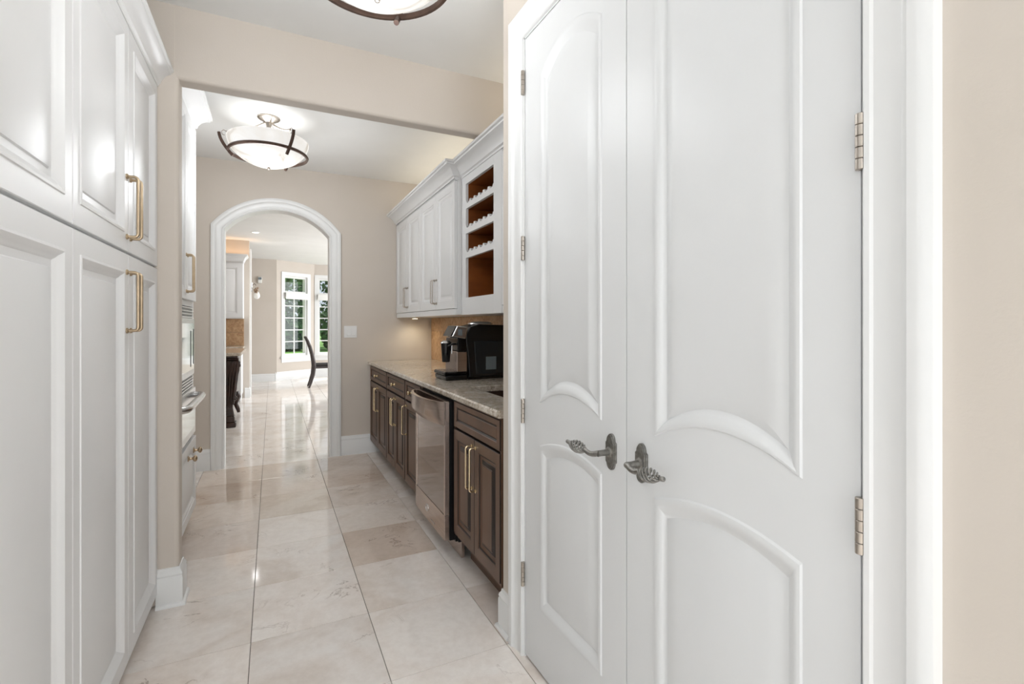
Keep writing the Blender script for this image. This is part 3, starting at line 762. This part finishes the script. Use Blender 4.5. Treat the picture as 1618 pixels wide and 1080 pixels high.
MB().add([(1.0495, my0+.012, 1.202), (1.0495, my1-.075, 1.202), (1.0855, my1-.075, 1.268), (1.0855, my0+.012, 1.268), (1.0465, my0+.012, 1.203), (1.0465, my1-.075, 1.203), (1.0825, my1-.075, 1.269), (1.0825, my0+.012, 1.269)],
         [(0,1,2,3),(4,5,6,7),(0,1,5,4),(1,2,6,5),(2,3,7,6),(3,0,4,7)]).build('display', 'gloss_black', cf)
pm = MB().prism([(1.062, 1.204), (1.140, 1.190), (1.150, 1.256), (1.092, 1.263)], my0-.0045, my0-.0029, lambda a, b, d: Vector((a, d, b))); pm.build('panel_glass', 'panel_metal', cf)
MB().box(1.092, 1.104, my0-.006, my0-.0044, 1.208, 1.248).box(1.108, 1.120, my0-.006, my0-.0044, 1.206, 1.246).build('touch_key', 'tanklabel', cf)
MB().cbox(1.088, 1.160, my0+.004, my1-.004, .965, 1.100, .004).build('chrome_column', 'steel', cf)
MB().cbox(1.092, 1.160, my0+.002, my1-.002, 1.101, 1.190, .006).build('brew_group', 'gloss_black', cf)
arc = [Vector((1.098+.052*math.cos(t), my0-.001, 1.118+.052*math.sin(t))) for t in [PI*(.5-i/16) for i in range(9)]]
MB().tube([Vector((1.098, my0-.001, 1.170))]+arc+[Vector((1.151, my0-.001, 1.08)), Vector((1.160, my0-.001, .97))], .0028, 8).build('chrome_trim', 'silver', cf, smooth=60)
MB().tube([Vector((1.092, 3.08, 1.145)), Vector((1.072, 3.08, 1.150)), Vector((1.068, 3.08, 1.135)), Vector((1.068, 3.08, 1.085))], .006, 12).build('spout', 'silver', cf, smooth=60)
MB().cbox(1.012, 1.165, my0+.001, my1-.001, .9130, .945, .006).build('drip_tray', 'gloss_black', cf)
MB().cbox(1.004, 1.160, my0+.005, my1-.005, .9455, .968, .006).build('drip_tray_rim', 'gloss_black', cf)
gr = MB()
for i in range(9): gr.box(1.012+i*.016, 1.020+i*.016, my0+.012, my1-.012, .9683, .971)
gr.build('grate', 'silver', cf)
# milk carafe hanging on the spout
mc = MB(); cx, cy = 1.036, 3.105
mc.lathe((cx, cy, 0), [(.001, 1.030), (.024, 1.030), (.026, 1.035), (.033, 1.145), (.034, 1.155), (.001, 1.155)], 24)
ca = mc.build('milk_carafe', 'gloss_black', cf, smooth=40)
MB().lathe((cx, cy, 0), [(.001, 1.172), (.02, 1.172), (.036, 1.160), (.038, 1.1555), (.001, 1.1552)], 24).build('lid', 'silver', ca, smooth=40)
MB().tube([(cx-.002, my0+.030, 1.135), (cx, my0+.018, 1.140), (cx+.028, my0+.016, 1.150), (1.088, my0+.030, 1.150)], .006, 10).build('froth_pipe', 'gloss_black', ca, smooth=60)
hop = MB().lathe((1.30, 3.15, 0), [(.001, 1.300), (.06, 1.298), (.085, 1.288), (.088, 1.2805), (.001, 1.2802)], 28)
hop.build('hopper_lid', 'silver', cf, smooth=40)

# switch plate
sw = thing('light_switch', 'white double rocker switch plate beside the arch', 'switch', (.690, YA, 1.148))
MB().box(.631, .752, YA-.006, YA-.0005, 1.148, 1.264).build('plate', 'trim', sw, bevel=.002)
for a in (.662, .708): MB().prism([(YA-.006, 1.168), (YA-.013, 1.17), (YA-.007, 1.242), (YA-.006, 1.242)], a-.003, a+.030, lambda p, q, d: Vector((d, p, q))).build('rocker', 'trim', sw)

# under-cabinet puck and over-cabinet strip
pk = thing('puck_light', 'small warm puck light under the far end of the white wall cabinets', 'light', (1.30, 4.88, 1.342))
MB().lathe((1.30, 4.88, 0), [(.001, 1.336), (.030, 1.336), (.034, 1.338), (.034, 1.347)], 24).build('housing', 'silver', pk, smooth=40)
MB().lathe((1.30, 4.88, 0), [(.001, 1.334), (.026, 1.334), (.026, 1.3355)], 24).build('lens', 'puck', pk)
sp = bpy.data.lights.new('puck_spot', 'SPOT'); sp.energy = 2.4; sp.spot_size = 2.9; sp.spot_blend = 1; sp.color = (1, .86, .62); sp.shadow_soft_size = .02
spo = bpy.data.objects.new('puck_spot', sp); spo.location = (1.30, 4.84, 1.325); COL.objects.link(spo)
sp2 = bpy.data.objects.new('puck_spot', sp); sp2.location = (1.34, 3.9, 1.33); COL.objects.link(sp2)
area('over_cabinet_strip', (1.36, 4.12, 2.40), (PI, 0, 0), .03, 1.75, 1.5, (1, .88, .68))
area('kitchen_cabinet_strip', (-.85, 9.60, 2.47), (PI, 0, 0), 1.1, .04, 1.3, (1, .62, .34))
area('over_cabinet_strip', (1.38, 2.40, 2.40), (PI, 0, 0), .03, .95, .9, (1, .88, .68))

# ------------------------------------------------------------------ ceiling fixtures
def fixture(cx, cy, label, rz, up, down):
    t = thing('ceiling_light', label, 'ceiling light', (cx, cy, CZ), rz, 'semi-flush alabaster ceiling lights')
    c = Vector((cx, cy, 0)); R = Matrix.Rotation(rz, 3, 'Z')
    # bowl with thickness
    RB = .262; zb, zt = 2.388, 2.575
    pr = []
    for i in range(15):
        a = i/14; r = RB*math.sin(a*PI/2)**.9 if i else .001; z = zb+(zt-zb)*(1-math.cos(a*PI/2))**.85
        pr.append((max(r, .001), z))
    ins = [(max(r-.006, .0005), z+.005) for r, z in pr][::-1]
    MB().lathe(c, pr+ins, 48).build('bowl', 'alabaster', t, smooth=60)
    MB().lathe(c, [(.001, 2.372), (.008, 2.374), (.011, 2.382), (.006, 2.388), (.014, 2.3895)], 16).build('finial', 'nickel', t, smooth=50)
    zr = 2.478; rr = .250
    # flat-section ring
    MB().lathe(c, [(rr-.006, zr-.0095), (rr+.006, zr-.0095), (rr+.011, zr), (rr+.006, zr+.0095), (rr-.006, zr+.0095), (rr-.009, zr), (rr-.006, zr-.0095)], 64).build('ring', 'bronze', t, smooth=50)
    for k in range(3):
        a = rz+PI+k*2*PI/3; dx, dy = math.cos(a), math.sin(a)
        pts = []
        for i in range(9):
            u = i/8; r = .222+.082*math.sin(u*PI/2*.95)+.0; z = 2.440+.148*u
            pts.append((cx+dx*r, cy+dy*r, z))
        A = MB().tube(pts, .0105, 10).build('arm', 'bronze', t, smooth=60)
        st = []
        for i in range(9):
            u = i/8; st.append((cx+dx*(.022+.241*u), cy+dy*(.022+.241*u), 2.598+.105*(1-u)**1.7))
        m = MB().tube(st, .0065, 8)
        m.tube([(cx+dx*.262, cy+dy*.262, 2.60), (cx+dx*.276, cy+dy*.276, 2.607), (cx+dx*.288, cy+dy*.288, 2.595), (cx+dx*.284, cy+dy*.284, 2.575), (cx+dx*.270, cy+dy*.270, 2.572)], .003, 8)
        m.build('strut', 'nickel', t, smooth=60)
    MB().lathe(c, [(.001, CZ-.0005), (.074, CZ-.0005), (.074, CZ-.008), (.068, CZ-.014), (.060, CZ-.018), (.040, CZ-.028), (.022, CZ-.036), (.017, CZ-.060), (.015, CZ-.090), (.012, CZ-.120), (.001, CZ-.122)], 32).build('canopy', 'nickel', t, smooth=35)
    point('bulb', (cx, cy, 2.585), up, (.945, .97, 1), .12)
    point('bulb_down', (cx, cy, 2.20), down, (.945, .97, 1), .17)
    return t
fixture(-.022, 3.86, 'lit alabaster bowl ceiling light with dark bronze ring beyond the beam', 0, 3.4, 15)
fixture(.320, 1.690, 'alabaster bowl ceiling light cut off by the top of the frame, nearest the camera', -PI+.50+2*PI/3+.56, 8, 8)

# ------------------------------------------------------------------ kitchen and breakfast bay beyond the arch
struct(MB().box(-3.3, -.362, 9.70, 9.85, 0, CZ).build('wall_kitchen_stub', 'wall'))
struct(MB().box(-3.3, .09, 12.25, 12.40, 0, CZ).build('wall_kitchen_far', 'wall'))
struct(MB().box(-3.4, -3.3, 5.17, 12.4, 0, CZ).build('wall_kitchen_left', 'wall'))
wk = MB().box(4.30, 4.40, 5.17, 7.0, 0, CZ).box(4.30, 4.40, 11.6, 12.4, 0, CZ).box(4.30, 4.40, 7.0, 11.6, 2.6, CZ).box(4.30, 4.40, 7.0, 11.6, 0, .5)  # opening added out of view for the kitchen fill light
struct(wk.build('wall_kitchen_right', 'wall'))
struct(MB().box(1.62, 4.30, 5.02, 5.17, 0, CZ).box(-3.3, -1.20, 5.02, 5.17, 0, CZ).build('wall_kitchen_near', 'wall'))
baseboard('baseboard_kitchen_stub', [(-.43, 9.70, 0), (-.362, 9.70, 0), (-.362, 9.85, 0)])
baseboard('baseboard_kitchen_far', [(-3.2, 12.25, 0), (.06, 12.25, 0)])
# door casing on the end of the stub wall
m = MB(); m.sweep([(-.362, 9.90, 0), (-.362, 9.90, 2.6)], CAS, (1, 0, 0))
struct(MB().cbox(-.380, -.335, 9.852, 9.985, 0, 2.62, .006).build('trim_9', 'trim'))

def seg_frame(P, Q):
    P = Vector((P[0], P[1], 0)); Q = Vector((Q[0], Q[1], 0)); d = (Q-P).normalized(); n = Vector((d.y, -d.x, 0))
    return (lambda a, z, dep: P+d*a+n*dep+Vector((0, 0, z))), (Q-P).length
def bx(m, T, a0, a1, z0, z1, d0, d1):
    vs = [T(a0, z0, d0), T(a1, z0, d0), T(a1, z1, d0), T(a0, z1, d0), T(a0, z0, d1), T(a1, z0, d1), T(a1, z1, d1), T(a0, z1, d1)]
    m.add(vs, [(0,1,2,3),(4,5,6,7),(0,1,5,4),(1,2,6,5),(2,3,7,6),(3,0,4,7)])
def bay(P, Q, wid, wa0, wa1, name, cols):
    T, Ln = seg_frame(P, Q); m = MB(); zt, zb = 2.40, .54
    for a0, a1, z0, z1 in ((0, wa0, 0, CZ), (wa1, Ln, 0, CZ), (wa0, wa1, 0, zb), (wa0, wa1, zt, CZ)): bx(m, T, a0, a1, z0, z1, -.15, 0)
    struct(m.build(name, 'wall'))
    w = MB(); fw = .035
    # jambs, mullion rail between transom and sash
    for a0, a1, z0, z1 in ((wa0, wa0+fw, zb, zt), (wa1-fw, wa1, zb, zt), (wa0+fw, wa1-fw, zb, zb+.05), (wa0+fw, wa1-fw, zt-.045, zt), (wa0+fw, wa1-fw, 1.90, 2.05)): bx(w, T, a0, a1, z0, z1, -.12, -.03)
    wo2 = w.build(wid, 'trim'); struct(wo2)
    c = MB()
    for a0, a1, z0, z1, dd in ((wa0-.085, wa0, zb-.02, zt+.085, .02), (wa1, wa1+.085, zb-.02, zt+.085, .02), (wa0, wa1, zt, zt+.085, .02), (wa0-.11, wa1+.11, zb-.045, zb, .05), (wa0-.085, wa1+.085, zb-.14, zb-.045, .018)): bx(c, T, a0, a1, z0, z1, 0, dd)
    # deep reveals
    bx(c, T, wa0-.001, wa0+.006, zb, zt, -.12, 0); bx(c, T, wa1-.006, wa1+.001, zb, zt, -.12, 0); bx(c, T, wa0, wa1, zb, zb+.006, -.12, 0)
    c.build('casing', 'trim', wo2)
    g0, g1 = wa0+fw, wa1-fw
    zs = [.59, .875, 1.147, 1.427, 1.708, 1.90]
    mt = MB()
    for z in zs[1:-1]: bx(mt, T, g0, g1, z-.011, z+.011, -.085, -.065)
    for k in range(1, cols):
        a = g0+(g1-g0)*k/cols; bx(mt, T, a-.011, a+.011, .59, 1.90, -.0845, -.0655); bx(mt, T, a-.011, a+.011, 2.05, zt-.045, -.0845, -.0655)
    mt.build('muntins', 'trim', wo2)
    for k in range(cols):
        a0 = g0+(g1-g0)*k/cols; a1 = g0+(g1-g0)*(k+1)/cols
        for z0, z1 in list(zip(zs[:-1], zs[1:]))+[(2.05, zt-.045)]:
            p = MB(); bx(p, T, a0, a1, z0, z1, -.077, -.074); p.build('pane', 'glass', wo2)
    return T, Ln
T1, L1 = bay((.06, 12.25), (.93, 12.85), 'window_1', .235, .845, 'wall_bay_left', 2)
T2, L2 = bay((.93, 12.85), (2.9, 12.85), 'window_2', .085, .72, 'wall_bay_middle', 2)
T3, L3 = bay((2.9, 12.85), (4.30, 12.2), 'window_3', .3, 1.1, 'wall_bay_right', 2)
struct(MB().sweep([(.06, 12.25, 0), (.93, 12.85, 0), (2.9, 12.85, 0)], [(-a, b*1.15) for a, b in BASE], (0, 0, 1)).build('baseboard_bay', 'trim', smooth=30))
def shade(T, a0, a1, label):
    t = thing('roller_shade', label, 'shade', tuple(T((a0+a1)/2, 1.90, .03)))
    q = MB().tube([T(a0, 1.975, .045), T(a1, 1.975, .045)], .030, 14); q.build('roll', 'shade', t, smooth=60)
    q = MB(); bx(q, T, a0, a1, 1.86, 2.01, .072, .080); bx(q, T, a0, a0+.006, 1.90, 2.01, .0, .080); bx(q, T, a1-.006, a1, 1.90, 2.01, .0, .080); q.build('valance', 'shade', t)
shade(T1, .215, .880, 'rolled-up white shade on the angled left bay window')
shade(T2, .065, .74, 'rolled-up white shade on the middle bay window')

# upper and base cabinets on the stub wall
ku = thing('wall_cabinet', 'white kitchen wall cabinet seen through the arch', 'cabinet', (-1.0, 9.53, 1.376))
MB().box(-1.60, -.441, 9.392, 9.699, 1.376, 2.34).build('body', 'white', ku)
Tk = TF(9.372)
for a0, a1 in ((-1.60, -1.022), (-1.020, -.441)):
    leaf('door', ku, Tk, a0+.003, a1-.003, 1.395, 2.30, 'white', [dict(p=(a0+.075, a1-.085, 1.46, 2.23), z=(1.395, 2.30))], CAB)
struct(MB().sweep([(-1.6, 9.372, 2.33), (-.441, 9.372, 2.33), (-.441, 9.699, 2.33)], [(-a, b*1.3) for a, b in CR], (0, 0, 1)).build('trim_10', 'white', smooth=30))
kb = thing('base_cabinet', 'white kitchen base cabinet behind the carved island leg', 'cabinet', (-1.0, 9.4, 0))
MB().box(-1.60, -.455, 9.13, 9.699, .10, .872).box(-1.6, -.47, 9.20, 9.699, 0, .10).build('body', 'white', kb)
for a0, a1 in ((-1.60, -1.022), (-1.020, -.455)):
    leaf('door', kb, TF(9.11), a0+.003, a1-.003, .115, .86, 'white', [dict(p=(a0+.07, a1-.07, .18, .80), z=(.115, .86))], CAB)
tag(MB().cbox(-1.62, -.425, 9.085, 9.699, .873, .910, .005).build('countertop', 'granite'), 'granite countertop on the white kitchen base cabinet beyond the island', 'countertop')
kbs = thing('backsplash', 'tan travertine backsplash under the kitchen wall cabinet', 'backsplash', (-1, 9.70, .911))
for i in range(4):
    for z0, z1 in ((.911, 1.142), (1.144, 1.375)):
        MB().cbox(-1.6+i*.29, -1.6+(i+1)*.29-.002, 9.690, 9.6995, z0, z1, .001).build('tile', 'travertine', kbs, origin=(-1.6+i*.29, 9.7, z0))

# island with carved corner leg
isl = thing('kitchen_island', 'dark carved kitchen island with pale granite top seen inside the arch', 'island', (-1.1, 7.6, 0))
MB().cbox(-1.9, -.345, 6.90, 8.25, .888, .928, .006).build('countertop', 'granite', isl)
MB().box(-1.8, -.60, 7.15, 8.10, .0, .886).build('body', 'darkwood', isl, bevel=.004)
MB().cbox(-.55, -.385, 6.96, 7.12, .858, .887, .006).cbox(-.565, -.375, 6.945, 7.13, .838, .8575, .008).build('leg_cap', 'darkwood', isl)
lg = MB()
def prof_x(z):
    pts = [(.10, -.425), (.25, -.445), (.35, -.425), (.50, -.408), (.62, -.395), (.72, -.378), (.80, -.368), (.838, -.380)]
    for (za, xa), (zb_, xb) in zip(pts[:-1], pts[1:]):
        if za <= z <= zb_: u = (z-za)/(zb_-za); u = u*u*(3-2*u); return xa+(xb-xa)*u
    return pts[-1][1]
K = 26
for k in range(K):
    z0 = .13+(.835-.13)*k/K; z1 = .13+(.835-.13)*(k+1)/K
    xa, xb = prof_x(z0), prof_x(z1); ya, yb = 7.0-(xa+.40), 7.0-(xb+.40)
    lg.add([(-.55, 7.10, z0), (xa, 7.10, z0), (xa, ya, z0), (-.55, ya, z0), (-.55, 7.10, z1), (xb, 7.10, z1), (xb, yb, z1), (-.55, yb, z1)], [(0,1,5,4),(1,2,6,5),(2,3,7,6),(3,0,4,7)])
lg.build('leg', 'darkwood', isl, smooth=60)
fl_ = MB()
for q in range(5):
    pts = []
    for k in range(15):
        z = .27+(.81-.27)*k/14; u = (q+.5)/5
        x = -.55+(prof_x(z)+.55)*u; y = 7.0-(prof_x(z)+.40)-.002; pts.append((x, y, z))
    fl_.tube(pts, [.006+.008*math.sin(PI*k/14) for k in range(15)], 8)
for q in range(4):
    pts = []
    for k in range(15):
        z = .27+(.81-.27)*k/14; pts.append((prof_x(z), 7.0-(prof_x(z)+.40)+.012+q*.024, z))
    fl_.tube(pts, .009, 8)
fl_.build('flute', 'darkwood', isl, smooth=60)
MB().tube([(-.375, 6.99, .79), (-.362, 6.99, .775), (-.362, 6.99, .755), (-.375, 6.99, .745), (-.385, 6.99, .755), (-.378, 6.99, .768)], .008, 8).tube([(-.43, 6.99, .34), (-.405, 6.99, .345), (-.398, 6.99, .365), (-.41, 6.99, .38)], .010, 8).build('scroll', 'darkwood', isl, smooth=60)
MB().cbox(-.555, -.420, 6.965, 7.11, .062, .135, .006).cbox(-.565, -.405, 6.95, 7.12, .0, .060, .006).build('leg_base', 'darkwood', isl)
pts = [(-.46, 8.0, .32), (-.445, 8.0, .24), (-.47, 8.0, .15), (-.44, 8.0, .07), (-.43, 8.0, .022)]
MB().tube(pts, [.035, .045, .03, .028, .02], 10).build('foot', 'darkwood', isl, smooth=60)

# wall sconce on the stub end and the thermostat on the far wall
sn = thing('wall_sconce', 'small wall sconce with tan leaf ornament and white shade beside the kitchen doorway', 'sconce', (-.335, 9.92, 1.80))
MB().cbox(-.3345, -.318, 9.885, 9.955, 1.86, 2.03, .004).build('backplate', 'silver', sn)
MB().tube([(-.318, 9.92, 1.98), (-.285, 9.92, 2.01), (-.262, 9.92, 1.98)], .006, 8).build('arm', 'bronze', sn, smooth=60)
og = MB(); random.seed(9)
for k in range(30):
    a = random.uniform(0, 2*PI); b = random.uniform(-1, 1); q = random.uniform(.2, 1); c0 = Vector((-.262+.042*q*math.cos(a), 9.89+.02*b, 1.900+.060*q*math.sin(a)))
    og.tube([c0+Vector((0, 0, -.016)), c0, c0+Vector((.004, 0, .014))], [.004, .014, .003], 7)
M['tan'] = noisy('tan_ornament', lin(176, 152, 128), lin(140, 118, 98), 30, .6)
og.build('ornament', 'tan', sn, smooth=60)
MB().lathe((-.250, 9.92, 0), [(.012, 1.735), (.040, 1.750), (.052, 1.785), (.048, 1.82), (.034, 1.855), (.012, 1.865), (.010, 1.86)], 20).build('shade', 'shade', sn, smooth=60)
th_ = thing('thermostat', 'small white thermostat box on the far kitchen wall', 'thermostat', (-.25, 12.25, 2.22))
MB().cbox(-.285, -.205, 12.205, 12.2495, 2.195, 2.335, .006).build('case', 'shade', th_)
MB().cbox(-.278, -.212, 12.2035, 12.2048, 2.27, 2.32, .0005).build('display', 'tanklabel', th_)

# recessed downlight
for i, (x, y, lb) in enumerate(((-.237, 8.77, 'small recessed ceiling downlight framed by the arch'),)):
    rl = thing('downlight', lb, 'light', (x, y, CZ))
    MB().lathe((x, y, 0), [(.046, CZ-.0004), (.072, CZ-.0004), (.070, CZ-.006), (.048, CZ-.004)], 28).build('trim_ring', 'trim', rl, smooth=40)
    MB().lathe((x, y, 0), [(.001, CZ-.002), (.047, CZ-.002), (.047, CZ-.0003)], 24).build('lens', 'lamp', rl)
for x, y in ((-.237, 8.77), (1.92, 6.14), (1.2, 10.5), (-1.6, 10.9)):  # last two spots are unseen, added to brighten the kitchen
    l_ = bpy.data.lights.new('kitchen_downlight', 'SPOT'); l_.energy = 14; l_.color = (.99, .98, 1); l_.spot_size = 2.5; l_.spot_blend = .9; l_.shadow_soft_size = .04
    o_ = bpy.data.objects.new('kitchen_downlight', l_); o_.location = (x, y, CZ-.02); COL.objects.link(o_)

# dining chair in the bay
ch = thing('dining_chair', 'dark high-back dining chair seen side-on in the breakfast bay', 'chair', (.92, 10.80, 0))
for y in (10.60, 10.98):
    bkp = [(.665, 0), (.700, .10), (.745, .25), (.765, .42), (.760, .50), (.735, .65), (.690, .82), (.640, .95), (.600, 1.03)]
    MB().tube([(x, y, z) for x, z in bkp], [.019, .023, .028, .033, .033, .029, .027, .025, .022], 10).build('rear_leg', 'chairwood', ch, smooth=60)
    MB().tube([(1.16, y, 0), (1.165, y, .20), (1.16, y, .40)], [.015, .019, .022], 10).build('front_leg', 'chairwood', ch, smooth=60)
sl = MB()
for z, x in ((.55, .752), (.68, .728), (.81, .692), (.93, .648), (1.00, .615)):
    sl.cbox(x-.009, x+.009, 10.61, 10.97, z-.028, z+.028, .004)
sl.build('back_slats', 'chairwood', ch)
MB().cbox(.755, 1.18, 10.585, 10.995, .385, .425, .005).build('seat_frame', 'chairwood', ch)
MB().cbox(.765, 1.185, 10.59, 10.99, .4255, .475, .016).build('seat', 'fabric', ch)

# ------------------------------------------------------------------ garden outside the bay
ground = MB().add([(-60, 13.3, -.30), (70, 13.3, -.30), (70, 90, -.30), (-60, 90, -.30)], [(0, 1, 2, 3)]).build('lawn', 'grass')
tag(ground, 'green lawn outside the bay windows', 'lawn'); ground['kind'] = 'stuff'
def shrub(x, y, r, h, mat, label, trunk=True, name='tree', n=2600, cat='tree'):
    t = thing(name, label, cat, (x, y, -.3), group='trees and shrubs beyond the lawn')
    rnd = random.Random(int(x*31+y*7)); m = MB(); vs = []; fs = []
    base = .25*h if trunk else 0
    for k in range(n):
        th = rnd.uniform(0, 2*PI); u = rnd.uniform(0, 1); rr = r*(math.sin(PI*(.12+.83*u)))*rnd.uniform(.72, 1.06)*(1+.18*math.sin(th*3+u*7))
        c = Vector((x+rr*math.cos(th), y+rr*math.sin(th), -.28+base*.4+(h-base*.4)*u))
        s_ = rnd.uniform(.10, .24); a = Vector((rnd.gauss(0, 1), rnd.gauss(0, 1), rnd.gauss(0, 1))).normalized(); b = a.cross(Vector((rnd.gauss(0, 1), rnd.gauss(0, 1), rnd.gauss(0, 1)))).normalized()
        q = len(vs); vs += [c-a*s_, c+b*s_*.6, c+a*s_, c-b*s_*.6]; fs.append((q, q+1, q+2, q+3))
    m.add(vs, fs).build('foliage', mat, t, recalc=False)
    MB().tube([(x, y, -.299), (x+.05, y, -.3+h*.4), (x, y, -.3+h*.8)], [.14, .10, .04], 8).build('trunk', 'bark', t, smooth=60)
kinds = ['leaf', 'leaf2', 'leaf', 'leaf', 'leaf2']
order = ['leftmost', 'second from the left', 'middle', 'second from the right', 'rightmost']
for k in range(5):
    shrub(-3.6+k*4.4, 37, 1.75, 7.6+[.6, -.3, .8, 0, .5][k], kinds[k], 'tall leafy tree behind the lawn, %s of the five' % order[k])
for k in range(5):
    shrub(-1.8+k*2.7, 32, 1.1, 2.4+[.3, -.4, .5, 0, -.2][k], kinds[(k+1) % 5], 'rounded low shrub at the lawn edge, %s of the five' % order[k], False, 'shrub', 1300, 'shrub')
for k in range(4):
    shrub(-4.5+k*6.6, 44, 2.6, 11, 'leaf', 'big dark evergreen at the back of the garden, %s of the four' % ['leftmost', 'second from the left', 'third from the left', 'rightmost'][k], True, 'tree', 3200)
